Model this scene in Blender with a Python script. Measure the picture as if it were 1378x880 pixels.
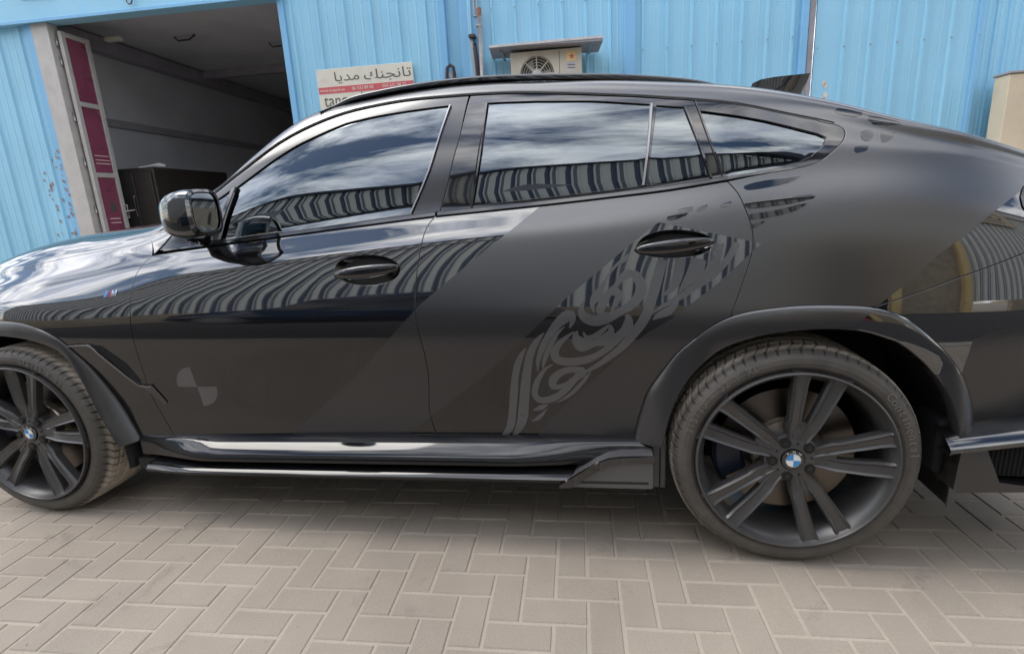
import bpy, math, random
import numpy as np
from mathutils import Vector, Matrix
from mathutils.geometry import delaunay_2d_cdt
random.seed(7); rng = np.random.default_rng(7)
for _o in list(bpy.data.objects): bpy.data.objects.remove(_o)
SC = bpy.context.scene; COL = SC.collection
R_ = math.radians

# ================================================================ camera
cam = bpy.data.cameras.new('camera'); camo = bpy.data.objects.new('camera', cam); COL.objects.link(camo)
yaw, pitch, roll = R_(10.87925), R_(13.44064), R_(-3.09163)
fw = Vector((-math.sin(yaw), math.cos(yaw), 0)); rt = Vector((math.cos(yaw), math.sin(yaw), 0)); up = Vector((0, 0, 1))
f2 = fw*math.cos(pitch)-up*math.sin(pitch); u2 = up*math.cos(pitch)+fw*math.sin(pitch)
r3 = rt*math.cos(roll)+u2*math.sin(roll); u3 = u2*math.cos(roll)-rt*math.sin(roll)
m4 = Matrix((r3, u3, -f2)).transposed().to_4x4(); m4.translation = Vector((-.56893, -1.60398, 1.21255))
camo.matrix_world = m4
cam.sensor_fit = 'HORIZONTAL'; cam.sensor_width = 36; cam.lens = 36*700/1378
cam.clip_start = .02; cam.clip_end = 2000
SC.camera = camo

# ================================================================ sky, clouds, sun, exposure
SUN_EL, SUN_AZ = 56, 266        # degrees; azimuth clockwise from +y (266 = from the left, along the yard)
world = bpy.data.worlds.new('World'); SC.world = world; world.use_nodes = True
nt = world.node_tree; nt.nodes.clear()
def N(t, kind, **kw):
    n = t.nodes.new(kind)
    for k, v in kw.items():
        if k.startswith('in_'):
            s = k[3:]; n.inputs[int(s) if s.isdigit() else s.replace('_', ' ')].default_value = v
        else: setattr(n, k, v)
    return n
L = nt.links.new
tc = N(nt, 'ShaderNodeTexCoord'); sky = N(nt, 'ShaderNodeTexSky', sky_type='NISHITA')
sky.sun_disc = False; sky.sun_elevation = R_(SUN_EL); sky.sun_rotation = R_(SUN_AZ); sky.air_density = 1.3; sky.dust_density = .5; sky.ozone_density = 2.0
bg_sky = N(nt, 'ShaderNodeBackground', in_Strength=.15); L(sky.outputs[0], bg_sky.inputs[0])
sep = N(nt, 'ShaderNodeSeparateXYZ'); L(tc.outputs['Generated'], sep.inputs[0])
zz = N(nt, 'ShaderNodeMath', operation='MAXIMUM', in_1=.0); L(sep.outputs[2], zz.inputs[0])
za = N(nt, 'ShaderNodeMath', operation='ADD', in_1=.16); L(zz.outputs[0], za.inputs[0])
dx = N(nt, 'ShaderNodeMath', operation='DIVIDE'); L(sep.outputs[0], dx.inputs[0]); L(za.outputs[0], dx.inputs[1])
dy = N(nt, 'ShaderNodeMath', operation='DIVIDE'); L(sep.outputs[1], dy.inputs[0]); L(za.outputs[0], dy.inputs[1])
cb = N(nt, 'ShaderNodeCombineXYZ'); L(dx.outputs[0], cb.inputs[0]); L(dy.outputs[0], cb.inputs[1])
mp = N(nt, 'ShaderNodeMapping'); mp.inputs['Scale'].default_value = (1.0, 1.2, 1); mp.inputs['Location'].default_value = (3.1, .4, 0); L(cb.outputs[0], mp.inputs[0])
n1 = N(nt, 'ShaderNodeTexNoise', in_Scale=1.9, in_Detail=11.0, in_Roughness=.62, in_Distortion=.25); L(mp.outputs[0], n1.inputs['Vector'])
cr1 = N(nt, 'ShaderNodeValToRGB'); cr1.color_ramp.elements[0].position = .44; cr1.color_ramp.elements[1].position = .60
L(n1.outputs['Fac'], cr1.inputs[0])
n2 = N(nt, 'ShaderNodeTexNoise', in_Scale=3.4, in_Detail=8.0, in_Roughness=.6); L(mp.outputs[0], n2.inputs['Vector'])
cr2 = N(nt, 'ShaderNodeValToRGB'); e = cr2.color_ramp.elements
e[0].position = .32; e[0].color = (.42, .45, .56, 1); e[1].position = .66; e[1].color = (1.0, .98, .94, 1); L(n2.outputs['Fac'], cr2.inputs[0])
bg_cl = N(nt, 'ShaderNodeBackground'); L(cr2.outputs[0], bg_cl.inputs[0])
# clouds are brighter round the sun
vd = N(nt, 'ShaderNodeVectorMath', operation='DOT_PRODUCT'); L(tc.outputs['Generated'], vd.inputs[0])
vd.inputs[1].default_value = (math.sin(R_(SUN_AZ))*math.cos(R_(SUN_EL)), math.cos(R_(SUN_AZ))*math.cos(R_(SUN_EL)), math.sin(R_(SUN_EL)))
vm = N(nt, 'ShaderNodeMath', operation='MAXIMUM', in_1=0.0); L(vd.outputs['Value'], vm.inputs[0])
vp = N(nt, 'ShaderNodeMath', operation='POWER', in_1=5.0); L(vm.outputs[0], vp.inputs[0])
vq = N(nt, 'ShaderNodeMath', operation='MULTIPLY_ADD', in_1=3.2, in_2=3.5); L(vp.outputs[0], vq.inputs[0]); L(vq.outputs[0], bg_cl.inputs[1])
mx = N(nt, 'ShaderNodeMixShader'); L(cr1.outputs[0], mx.inputs[0]); L(bg_sky.outputs[0], mx.inputs[1]); L(bg_cl.outputs[0], mx.inputs[2])
wo = N(nt, 'ShaderNodeOutputWorld'); L(mx.outputs[0], wo.inputs[0])
sun = bpy.data.lights.new('sun', 'SUN'); sun.energy = 1.5; sun.angle = R_(26); sun.color = (1, .95, .87)
suno = bpy.data.objects.new('sun', sun); COL.objects.link(suno)
sd = Vector((math.sin(R_(SUN_AZ))*math.cos(R_(SUN_EL)), math.cos(R_(SUN_AZ))*math.cos(R_(SUN_EL)), math.sin(R_(SUN_EL))))
suno.rotation_euler = sd.to_track_quat('Z', 'Y').to_euler()
vs = SC.view_settings; vs.view_transform = 'Standard'; vs.look = 'None'; vs.exposure = 0.15; vs.gamma = 1.0

# ================================================================ helpers
def tag(o, label=None, cat=None, group=None, kind=None):
    if label: o['label'] = label
    if cat: o['category'] = cat
    if group: o['group'] = group
    if kind: o['kind'] = kind
    return o
def empty(name, label, cat, group=None, loc=(0, 0, 0), rz=0):
    o = bpy.data.objects.new(name, None); COL.objects.link(o); o.location = loc; o.rotation_euler = (0, 0, rz)
    o.empty_display_size = .1
    return tag(o, label, cat, group)
def mesh_obj(name, V, F, mat, parent=None, smooth=False, normals=None, mats=None, fm=None, sharp=None):
    me = bpy.data.meshes.new(name); me.from_pydata([tuple(map(float, v)) for v in V], [], [tuple(int(i) for i in f) for f in F])
    for m in (mats or [mat]): me.materials.append(m)
    if fm is not None: me.polygons.foreach_set('material_index', [int(i) for i in fm])
    if smooth: me.polygons.foreach_set('use_smooth', [True]*len(me.polygons))
    me.update()
    if normals is not None: me.normals_split_custom_set_from_vertices([tuple(map(float, n)) for n in normals])
    elif smooth and sharp: me.set_sharp_from_angle(angle=R_(sharp))
    o = bpy.data.objects.new(name, me); COL.objects.link(o)
    if parent: o.parent = parent
    return o
class MB:
    def __init__(s): s.V = []; s.F = []; s.M = []
    def add(s, V, F, m=0):
        b = len(s.V); s.V += [tuple(v) for v in V]; s.F += [tuple(i+b for i in f) for f in F]; s.M += [m]*len(F); return s
    def box(s, a, b, m=0, bev=0.0):
        x0, y0, z0 = a; x1, y1, z1 = b
        if bev <= 0:
            V = [(x0, y0, z0), (x1, y0, z0), (x1, y1, z0), (x0, y1, z0), (x0, y0, z1), (x1, y0, z1), (x1, y1, z1), (x0, y1, z1)]
            return s.add(V, [(3, 2, 1, 0), (4, 5, 6, 7), (0, 1, 5, 4), (1, 2, 6, 5), (2, 3, 7, 6), (3, 0, 4, 7)], m)
        c = bev; V = []; ix = {}
        for i, X in enumerate((x0, x1)):
            for j, Y in enumerate((y0, y1)):
                for k, Z in enumerate((z0, z1)):
                    sx, sy, sz = (1 if i == 0 else -1), (1 if j == 0 else -1), (1 if k == 0 else -1)
                    ix[i, j, k] = len(V); V += [(X, Y+sy*c, Z+sz*c), (X+sx*c, Y, Z+sz*c), (X+sx*c, Y+sy*c, Z)]
        F = []
        q = lambda i, j, k, w: ix[i, j, k]+w
        for i in (0, 1): F.append([q(i, 0, 0, 0), q(i, 1, 0, 0), q(i, 1, 1, 0), q(i, 0, 1, 0)][::(-1 if i == 0 else 1)])
        for j in (0, 1): F.append([q(0, j, 0, 1), q(0, j, 1, 1), q(1, j, 1, 1), q(1, j, 0, 1)][::(-1 if j == 0 else 1)])
        for k in (0, 1): F.append([q(0, 0, k, 2), q(1, 0, k, 2), q(1, 1, k, 2), q(0, 1, k, 2)][::(-1 if k == 0 else 1)])
        for i in (0, 1):
            for j in (0, 1): F.append([q(i, j, 0, 0), q(i, j, 1, 0), q(i, j, 1, 1), q(i, j, 0, 1)][::(1 if i == j else -1)])
            for k in (0, 1): F.append([q(i, 0, k, 0), q(i, 0, k, 2), q(i, 1, k, 2), q(i, 1, k, 0)][::(1 if i == k else -1)])
        for j in (0, 1):
            for k in (0, 1): F.append([q(0, j, k, 1), q(1, j, k, 1), q(1, j, k, 2), q(0, j, k, 2)][::(-1 if j == k else 1)][::-1])
        for i in (0, 1):
            for j in (0, 1):
                for k in (0, 1): F.append([q(i, j, k, 0), q(i, j, k, 1), q(i, j, k, 2)][::(1 if (i+j+k) % 2 else -1)])
        return s.add(V, F, m)
    def obj(s, name, mat, parent=None, smooth=False, mats=None, sharp=None):
        o = mesh_obj(name, s.V, s.F, mat, parent, smooth, mats=mats, fm=s.M if mats else None, sharp=sharp); return o
def grid(P, cu=False, cv=False):
    """P[i][j] -> points; faces between; returns V, F"""
    n, m = len(P), len(P[0]); V = [p for row in P for p in row]; F = []
    for i in range(n if cu else n-1):
        for j in range(m if cv else m-1):
            a = i*m+j; b = i*m+(j+1) % m; c = ((i+1) % n)*m+(j+1) % m; d = ((i+1) % n)*m+j; F.append((a, b, c, d))
    return V, F
def tube(path, r, n=10, caps=True, flat=None):
    """tube along path; flat = (ry scale) optional"""
    pts = [Vector(p) for p in path]; rings = []; up0 = Vector((0, 0, 1))
    for i, p in enumerate(pts):
        t = (pts[min(i+1, len(pts)-1)]-pts[max(i-1, 0)]).normalized()
        a = t.cross(up0)
        if a.length < 1e-3: a = t.cross(Vector((0, 1, 0)))
        a.normalize(); b = a.cross(t).normalized(); rr = r[i] if isinstance(r, (list, tuple)) else r
        rings.append([tuple(p+a*math.cos(2*math.pi*k/n)*rr*(flat or 1)+b*math.sin(2*math.pi*k/n)*rr) for k in range(n)])
    V, F = grid(rings, cv=True)
    if caps: F.append(tuple(range(n))); F.append(tuple(range(len(V)-1, len(V)-n-1, -1)))
    return V, F
def extrude_poly(poly, axis, a, b):
    """closed 2D poly (u,w) extruded; axis 'y': (u,y,w)"""
    n = len(poly)
    def P(u, w, t): return {'y': (u, t, w), 'x': (t, u, w), 'z': (u, w, t)}[axis]
    V = [P(u, w, a) for u, w in poly]+[P(u, w, b) for u, w in poly]
    F = [tuple(range(n)), tuple(range(2*n-1, n-1, -1))]+[(i, i+n, (i+1) % n+n, (i+1) % n) for i in range(n)]
    return V, F
def text_mesh(body, size, mat, parent, M, name='lettering', extrude=.0, align='LEFT', bold=0.0):
    c = bpy.data.curves.new('txt', 'FONT'); c.body = body; c.size = size; c.align_x = align; c.extrude = extrude; c.resolution_u = 3; c.offset = bold
    t = bpy.data.objects.new('txt', c); COL.objects.link(t)
    me = bpy.data.meshes.new_from_object(t.evaluated_get(bpy.context.evaluated_depsgraph_get())); bpy.data.objects.remove(t); bpy.data.curves.remove(c)
    me.name = name; me.transform(M); me.materials.clear(); me.materials.append(mat)
    o = bpy.data.objects.new(name, me); COL.objects.link(o); o.parent = parent; return o
def smooth_poly(p, n=4):
    r = []
    for i in range(len(p)-1):
        a = np.array(p[max(i-1, 0)], float); b = np.array(p[i], float); c = np.array(p[i+1], float); d = np.array(p[min(i+2, len(p)-1)], float)
        for k in range(n):
            t = k/n; r.append(tuple(.5*((2*b)+(c-a)*t+(2*a-5*b+4*c-d)*t*t+(3*b-a-3*c+d)*t**3)))
    r.append(tuple(map(float, p[-1]))); return r
def sm_closed(p, n=4):
    r = []; k_ = len(p)
    for i in range(k_):
        a, b, c, d = (np.array(p[(i+j) % k_], float) for j in (-1, 0, 1, 2))
        for k in range(n):
            t = k/n; r.append(tuple(.5*((2*b)+(c-a)*t+(2*a-5*b+4*c-d)*t*t+(3*b-a-3*c+d)*t**3)))
    return r

# ================================================================ materials
def new_mat(name):
    m = bpy.data.materials.new(name); m.use_nodes = True; return m, m.node_tree, m.node_tree.nodes['Principled BSDF']
def simple(name, col, rough=.5, metal=0.0, ior=1.5, var=0.0, scale=8.0, bump=0.0, bscale=60.0, coat=0.0, dirt=None):
    m, t, b = new_mat(name); b.inputs['Base Color'].default_value = (*col, 1); b.inputs['Roughness'].default_value = rough
    b.inputs['Metallic'].default_value = metal; b.inputs['IOR'].default_value = ior; b.inputs['Coat Weight'].default_value = coat
    tcn = N(t, 'ShaderNodeTexCoord')
    if var > 0:
        n = N(t, 'ShaderNodeTexNoise', in_Scale=scale, in_Detail=7.0, in_Roughness=.6); t.links.new(tcn.outputs['Object'], n.inputs['Vector'])
        r = N(t, 'ShaderNodeMapRange'); r.inputs[1].default_value = .3; r.inputs[2].default_value = .7; r.inputs[3].default_value = 1-var; r.inputs[4].default_value = 1+var
        t.links.new(n.outputs['Fac'], r.inputs[0])
        h = N(t, 'ShaderNodeHueSaturation'); h.inputs['Color'].default_value = (*col, 1); t.links.new(r.outputs[0], h.inputs['Value'])
        t.links.new(h.outputs[0], b.inputs['Base Color'])
        rr = N(t, 'ShaderNodeMapRange'); rr.inputs[1].default_value = .3; rr.inputs[2].default_value = .7; rr.inputs[3].default_value = max(rough-.08, .01); rr.inputs[4].default_value = rough+.1
        t.links.new(n.outputs['Fac'], rr.inputs[0]); t.links.new(rr.outputs[0], b.inputs['Roughness'])
    if bump > 0:
        n = N(t, 'ShaderNodeTexNoise', in_Scale=bscale, in_Detail=5.0); t.links.new(tcn.outputs['Object'], n.inputs['Vector'])
        bp = N(t, 'ShaderNodeBump', in_Strength=bump, in_Distance=.004); t.links.new(n.outputs['Fac'], bp.inputs['Height']); t.links.new(bp.outputs[0], b.inputs['Normal'])
    return m
# ---------------------------------------------------------------- body surface of the car
def cubic(xs, ys):
    n = len(xs); h = [xs[i+1]-xs[i] for i in range(n-1)]
    a = [0.0]*n; b = [1.0]*n; c = [0.0]*n; d = [0.0]*n
    for i in range(1, n-1):
        a[i] = h[i-1]; b[i] = 2*(h[i-1]+h[i]); c[i] = h[i]
        d[i] = 6*((ys[i+1]-ys[i])/h[i]-(ys[i]-ys[i-1])/h[i-1])
    for i in range(1, n):
        w = a[i]/b[i-1]; b[i] -= w*c[i-1]; d[i] -= w*d[i-1]
    m = [0.0]*n; m[-1] = d[-1]/b[-1]
    for i in range(n-2, -1, -1): m[i] = (d[i]-c[i]*m[i+1])/b[i]
    m[0] = m[-1] = 0.0
    def f(x):
        if x <= xs[0]: i = 0; x = max(x, xs[0]-.2)
        elif x >= xs[-1]: i = n-2; x = min(x, xs[-1]+.2)
        else:
            lo, hi = 0, n-1
            while hi-lo > 1:
                k = (lo+hi)//2
                if xs[k] <= x: lo = k
                else: hi = k
            i = lo
        t = x-xs[i]; u = xs[i+1]-x; H = h[i]
        return (m[i]*u**3+m[i+1]*t**3)/(6*H)+(ys[i]/H-m[i]*H/6)*u+(ys[i+1]/H-m[i+1]*H/6)*t
    return f
def pchip(xs, ys):
    n = len(xs); h = [xs[i+1]-xs[i] for i in range(n-1)]; dl = [(ys[i+1]-ys[i])/h[i] for i in range(n-1)]
    m = [dl[0]]+[0.0]*(n-2)+[dl[-1]]
    for i in range(1, n-1):
        if dl[i-1]*dl[i] > 0:
            w1, w2 = 2*h[i]+h[i-1], h[i]+2*h[i-1]
            m[i] = (w1+w2)/(w1/dl[i-1]+w2/dl[i])
    def f(x):
        x = min(max(x, xs[0]), xs[-1]); i = 0
        lo, hi = 0, n-1
        while hi-lo > 1:
            k = (lo+hi)//2
            if xs[k] <= x: lo = k
            else: hi = k
        i = lo; H = h[i]; t = (x-xs[i])/H
        return ((1+2*t)*(1-t)**2)*ys[i]+t*(1-t)**2*H*m[i]+t*t*(3-2*t)*ys[i+1]+t*t*(t-1)*H*m[i+1]
    return f
SX = [-3.86, -3.7, -3.4, -2.975, -2.6, -2.2, -1.7, -1.2, -.6, -.2, .15, .5, .8, 1.0, 1.085]
# y of the widest line and the height of every feature line at the stations
YE = cubic(SX, [.60, .30, .105, .022, .016, .026, .036, .040, .030, .012, .0, .010, .075, .22, .34])
BELT = cubic([-3.86, -3.4, -2.975, -2.6, -2.25, -1.657, -1.144, -.77, -.381, -.207, .05, .3, .6, 1.085],
             [.80, .955, 1.025, 1.067, 1.092, 1.138, 1.177, 1.196, 1.221, 1.238, 1.248, 1.235, 1.18, 1.02])
ROOFE = pchip([-3.86, -3.6, -3.3, -2.975, -2.6, -2.35, -2.2, -2.035, -1.917, -1.771, -1.672, -1.54, -1.4, -1.264, -1.114, -.967, -.81, -.609, -.312, -.145, .063, .26, .464, .6, .8, 1.0, 1.085],
              [.86, .985, 1.065, 1.12, 1.155, 1.18, 1.235, 1.322, 1.413, 1.514, 1.561, 1.592, 1.61, 1.620, 1.625, 1.620, 1.606, 1.590, 1.549, 1.519, 1.462, 1.390, 1.324, 1.272, 1.19, 1.10, 1.05])
CROWN = pchip([-3.86, -3.0, -2.5, -2.0, -1.6, -1.2, -.2, .3, 1.085], [.05, .055, .055, .05, .055, .08, .075, .055, .04])
def smooth(a, b, x):
    t = min(max((x-a)/(b-a), 0), 1); return t*t*(3-2*t)
def section(x):
    ye = YE(x); g = BELT(x); ke = ROOFE(x); cr = CROWN(x)
    hood = 1-smooth(-2.75, -2.1, x); tail = smooth(.0, .6, x)
    zE = .80-.03*hood
    yg = ye+.088+.045*hood                      # belt
    zh = g+.02; yh = yg+.012+.01*hood
    slope = .42+.85*hood
    ky = yh+slope*(ke-zh)+.008
    ky = max(ky, yh+.05)
    pts = [(ye+.060, .20), (ye+.058, .33), (ye+.062, .45), (ye+.050, .56), (ye+.026, .68), (ye+.004, .78), (ye, .845-.02*hood),
           (ye+.006, .905-.02*hood)]
    # shoulder between the widest line and the belt
    z0 = .905-.02*hood
    pts.append((ye+.026+.012*hood, z0+.42*(g-z0)))
    pts.append((ye+.055+.030*hood, z0+.75*(g-z0)))
    pts.append((yg, g))
    d = ke-zh
    w = .30-(.062+.024*smooth(-1.3, -.8, x))*(1-hood), .64-(.075+.016*smooth(-1.3, -.8, x))*(1-hood)
    pts += [(yh+w[0]*(ky-yh)-.002, zh+.33*d), (yh+w[1]*(ky-yh)-.002, zh+.68*d), (ky-.009, zh+.96*d)]
    rf = smooth(-1.75, -1.4, x)*(1-smooth(.7, 1.0, x)); q = .012*(1-rf)+.004*rf
    pts += [(ky+.02, ke+q), (ky+.075, ke+q+cr*(.33-.17*rf)), (ky+.22, ke+q+cr*(.62-.20*rf)), (.5*(ky+.22)+.5, ke+q+cr*(.9-.10*rf)), (1.0, ke+q+cr*(1-.1*rf))]
    return pts
VK = [0, .13, .25, .36, .48, .58, .645, .705, .83, .93, 1.02, 1.16, 1.31, 1.44, 1.49, 1.56, 1.72, 1.98, 2.28]
NV = len(VK)
T = {
 'shutF':[(-2.2861,1.0847),(-2.305,1.0669),(-2.3274,1.0258),(-2.3325,0.9984),(-2.3388,0.9228),(-2.3508,0.8042),(-2.3692,0.6887),(-2.3839,0.531),(-2.3477,0.4122),(-2.3155,0.342)],
 'shutB':[(-1.196,0.3673),(-1.2141,0.4254),(-1.2229,0.4913),(-1.2062,0.6226),(-1.206,0.7352),(-1.2168,0.8397),(-1.2154,0.9175),(-1.2097,0.972),(-1.1927,1.0763),(-1.1757,1.1436),(-1.146,1.1795)],
 'shutBup':[(-1.1323,1.1955),(-1.1005,1.3085),(-1.0667,1.4403),(-1.0402,1.5751)],
 'shutR':[(-0.2165,1.2391),(-0.1894,1.2041),(-0.1708,1.1583),(-0.1576,1.1174),(-0.1508,1.0747),(-0.1539,1.0322),(-0.1721,0.9637),(-0.2101,0.8428)],
 'shutRup':[(-0.3012,1.4916),(-0.2732,1.3895),(-0.246,1.3033),(-0.226,1.2458)],
 'seamtop':[(-2.1097,1.2414),(-2.0339,1.3113),(-1.9199,1.3869),(-1.7814,1.4737),(-1.6478,1.5292),(-1.5201,1.5638),(-1.3925,1.5801),(-1.267,1.588),(-1.1138,1.5862),(-0.9663,1.5811),(-0.8084,1.5682),(-0.5142,1.5281),(-0.3775,1.5051),(-0.3012,1.4916),(-0.1787,1.4655),(-0.0384,1.4211),(0.0349,1.3987),(0.0791,1.3837)],
 'seamend':[(0.0998,1.372),(0.1061,1.3565),(0.0974,1.335),(0.0775,1.3142),(0.0454,1.2875),(0.0132,1.2725),(-0.0398,1.2633),(-0.0938,1.2575)],
 'seambot':[(-0.2165,1.2394),(-0.3847,1.2205),(-0.5692,1.208),(-0.7688,1.1958),(-0.9532,1.1862),(-1.1459,1.177),(-1.4001,1.1584),(-1.6683,1.1375),(-1.8488,1.1228),(-2.0369,1.1081),(-2.2838,1.0873)],
 'glassF':[(-1.9481,1.3175),(-1.8534,1.3767),(-1.7546,1.4344),(-1.6549,1.4781),(-1.5794,1.5047),(-1.5073,1.5263),(-1.3853,1.5424),(-1.2613,1.5505),(-1.1101,1.5544),(-1.1371,1.451),(-1.176,1.3331),(-1.2358,1.1972),(-1.4384,1.1789),(-1.6705,1.1594),(-1.9581,1.1394),(-2.0112,1.1374)],
 'glassV':[(-2.1394,1.2018),(-2.0541,1.2659),(-1.9601,1.318),(-1.9883,1.2222),(-2.0245,1.1432),(-2.1369,1.134)],
 'glassR':[(-0.9729,1.5505),(-0.8071,1.5419),(-0.6093,1.5227),(-0.4366,1.4943),(-0.449,1.354),(-0.464,1.2441),(-0.6109,1.2343),(-0.8033,1.2239),(-1.0207,1.2112)],
 'glassQ':[(-0.4141,1.4884),(-0.3323,1.4742),(-0.2997,1.3648),(-0.2639,1.2563),(-0.3515,1.2496),(-0.4461,1.2431)],
 'glassC':[(-0.2852,1.4572),(-0.1806,1.4324),(-0.1053,1.4106),(-0.0407,1.3882),(0.0312,1.3622),(0.0544,1.3497),(0.045,1.3249),(0.0127,1.2978),(-0.0212,1.2843),(-0.0927,1.2683),(-0.1623,1.2606),(-0.218,1.2566),(-0.2534,1.35)],
 'barF':[(-1.1072,1.5528),(-1.1371,1.451),(-1.1733,1.3329),(-1.2357,1.1947)],
 'barF0':[(-1.948,1.3173),(-1.9785,1.2218),(-2.0112,1.1374)],
 'barR':[(-0.4298,1.4924),(-0.4445,1.3537),(-0.4606,1.2417)],
 'barR0':[(-0.9756,1.5508),(-0.9911,1.3822),(-1.0205,1.2039)],
 'barQ':[(-0.3301,1.474),(-0.2954,1.3644),(-0.2618,1.254)],
 'archRo':[(-0.4889,0.3999),(-0.4832,0.4357),(-0.4696,0.4977),(-0.4475,0.5776),(-0.4219,0.6256),(-0.3929,0.6729),(-0.3573,0.727),(-0.3154,0.769),(-0.2678,0.8102),(-0.2142,0.8417),(-0.1548,0.8594),(-0.0891,0.8694),(-0.0226,0.876),(0.044,0.8773),(0.1115,0.8746),(0.1618,0.8695),(0.2323,0.8486),(0.2807,0.8178),(0.3362,0.7702),(0.3863,0.7203),(0.4357,0.6593),(0.4713,0.5987),(0.495,0.5429),(0.5181,0.4503)],
 'archRi':[(-0.4029,0.4045),(-0.3917,0.4677),(-0.3767,0.5326),(-0.3491,0.603),(-0.3133,0.6612),(-0.268,0.7127),(-0.218,0.752),(-0.1623,0.7772),(-0.1008,0.7942),(-0.0301,0.8049),(0.0519,0.8105),(0.1425,0.8035),(0.2068,0.7827),(0.2569,0.7593),(0.3387,0.688),(0.3975,0.612),(0.4357,0.5257),(0.4526,0.4424)],
 'archFo':[(-2.4812,0.3386),(-2.5135,0.4163),(-2.5564,0.5346),(-2.6025,0.6555),(-2.6327,0.709),(-2.6662,0.7628),(-2.706,0.8),(-2.7681,0.8308),(-2.8521,0.8534),(-2.9517,0.8606)],
 'archFi':[(-2.5357,0.3275),(-2.5521,0.3765),(-2.6003,0.5039),(-2.6283,0.6048),(-2.671,0.6993),(-2.7217,0.749),(-2.7841,0.7768),(-2.8565,0.7945),(-2.9727,0.8005)],
 'hoodseam':[(-2.3035,1.1416),(-2.4103,1.1276),(-2.5246,1.1145),(-2.6863,1.0967),(-2.8473,1.0736),(-3.0565,1.0421)],
 'bumperseam':[(0.1706,0.8706),(0.2242,0.8886),(0.2782,0.9082),(0.3244,0.9255),(0.3766,0.9462),(0.4556,0.9743),(0.5369,1.0057)],
 'bumperbot':[(0.5186,0.4468),(0.5789,0.4527),(0.6585,0.4585)],
 'taillight':[(0.5542,1.1833),(0.5458,1.1718),(0.5372,1.1525),(0.5388,1.1308),(0.5432,1.1188)],
 'edgeA':[(-0.8513,1.1463),(-1.0156,1.0298),(-1.1994,0.8922),(-1.3365,0.7614),(-1.4811,0.6267),(-1.6709,0.4767)],
 'edgeB':[(0.0614,1.4459),(-0.0468,1.3771),(-0.1718,1.285),(-0.3319,1.1856),(-0.3757,1.1593),(-0.4533,1.1031),(-0.5321,1.0433),(-0.7079,0.9018),(-0.8608,0.7602),(-0.9901,0.6369),(-1.1882,0.483)],
 'edgeC':[(0.2434,1.3465),(0.125,1.2589),(0.0118,1.1701),(-0.0619,1.1217),(-0.16,1.0281),(-0.2505,0.9417),(-0.3188,0.8885),(-0.3811,0.8361),(-0.456,0.79),(-0.5767,0.6662),(-0.723,0.5195),(-0.8337,0.3892)],
 'edgeD':[(0.5506,1.1756),(0.5002,1.1427),(0.4554,1.1116),(0.4077,1.0707),(0.3236,1.0093),(0.2369,0.9235),(0.1424,0.8389),(0.1077,0.8036)],
 'edgeE':[(0.5522,0.8196),(0.4954,0.8002),(0.435,0.7714),(0.4273,0.6688)],
 'vent':[(-2.654,0.7582),(-2.5618,0.7604),(-2.5321,0.7247),(-2.4794,0.6552),(-2.4146,0.5815),(-2.3594,0.5806)],
 'ventdark':[(-2.5533,0.7619),(-2.5071,0.7535),(-2.4344,0.6782),(-2.4045,0.605),(-2.4118,0.5882),(-2.4762,0.6618),(-2.527,0.7279)],
 'ventend':[(-2.4112,0.5815),(-2.3596,0.5833),(-2.3185,0.5046),(-2.3355,0.4945),(-2.3732,0.5412),(-2.3883,0.5546)],
 'handleF':[(-1.5061,1.0171),(-1.4899,1.0441),(-1.4428,1.0588),(-1.386,1.0619),(-1.3294,1.0552),(-1.2857,1.0379),(-1.2669,1.0153),(-1.278,0.9885),(-1.3163,0.9696),(-1.3793,0.9612),(-1.4424,0.9677),(-1.4865,0.9865)],
 'handleR':[(-0.4849,1.0553),(-0.4623,1.0857),(-0.4203,1.1007),(-0.3725,1.1044),(-0.3192,1.098),(-0.2814,1.0858),(-0.2596,1.0678),(-0.2712,1.0443),(-0.3069,1.0301),(-0.3624,1.024),(-0.421,1.0267),(-0.4628,1.0368)],
 'roundel':[(-2.1615,0.575)],
 'badge':[(-2.457,0.9493),(-2.3978,0.9588)],
 'gs1':[(-0.1722,1.1732),(-0.1357,1.1777),(-0.0955,1.182),(0.003,1.1893),(0.0122,1.1784),(-0.0567,1.1653),(-0.1164,1.1599),(-0.1607,1.1578)],
 'gs2':[(-0.1612,1.1408),(-0.0968,1.1484),(-0.0373,1.1602),(-0.0059,1.1648),(-0.0378,1.1456),(-0.0973,1.1316),(-0.1535,1.1257)],
 'gs3':[(-0.1577,1.111),(-0.1174,1.122),(-0.1337,1.1079),(-0.1539,1.1003)],
 'gs4':[(-0.1699,1.2245),(-0.1128,1.236),(-0.0529,1.2387),(-0.0172,1.2428),(-0.0496,1.2258),(-0.1138,1.2148),(-0.1624,1.2111)],
 'gs5':[(0.1452,1.3557),(0.1691,1.3603),(0.1796,1.349),(0.1656,1.3288),(0.1468,1.3344)],
 'gs6':[(0.1971,1.3477),(0.2358,1.3471),(0.2201,1.3292),(0.1997,1.3222)],
 'gs7':[(0.1259,1.3149),(0.1606,1.3166),(0.1559,1.3024),(0.1289,1.298)],
 'gs8':[(0.0924,1.4284),(0.154,1.4125),(0.1365,1.3987),(0.0851,1.4159)],
 'gs9':[(0.1677,1.4004),(0.2285,1.3851),(0.2496,1.3687),(0.1815,1.3741)],
 'gt1':[(-0.3561,1.1649),(-0.3174,1.1718),(-0.3221,1.159),(-0.3542,1.1561)],
 'gt2':[(-0.2378,1.1722),(-0.2086,1.1815),(-0.2132,1.1689),(-0.2339,1.1656)],
 'gt3':[(-0.3912,1.1446),(-0.3327,1.1595),(-0.3395,1.1445),(-0.3828,1.1333)],
 'gt4':[(-0.305,1.1647),(-0.2751,1.1762),(-0.2797,1.1656),(-0.301,1.1558)],
 'cordline':[(-1.008,0.8241),(-0.7097,0.8248)],
}
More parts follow.
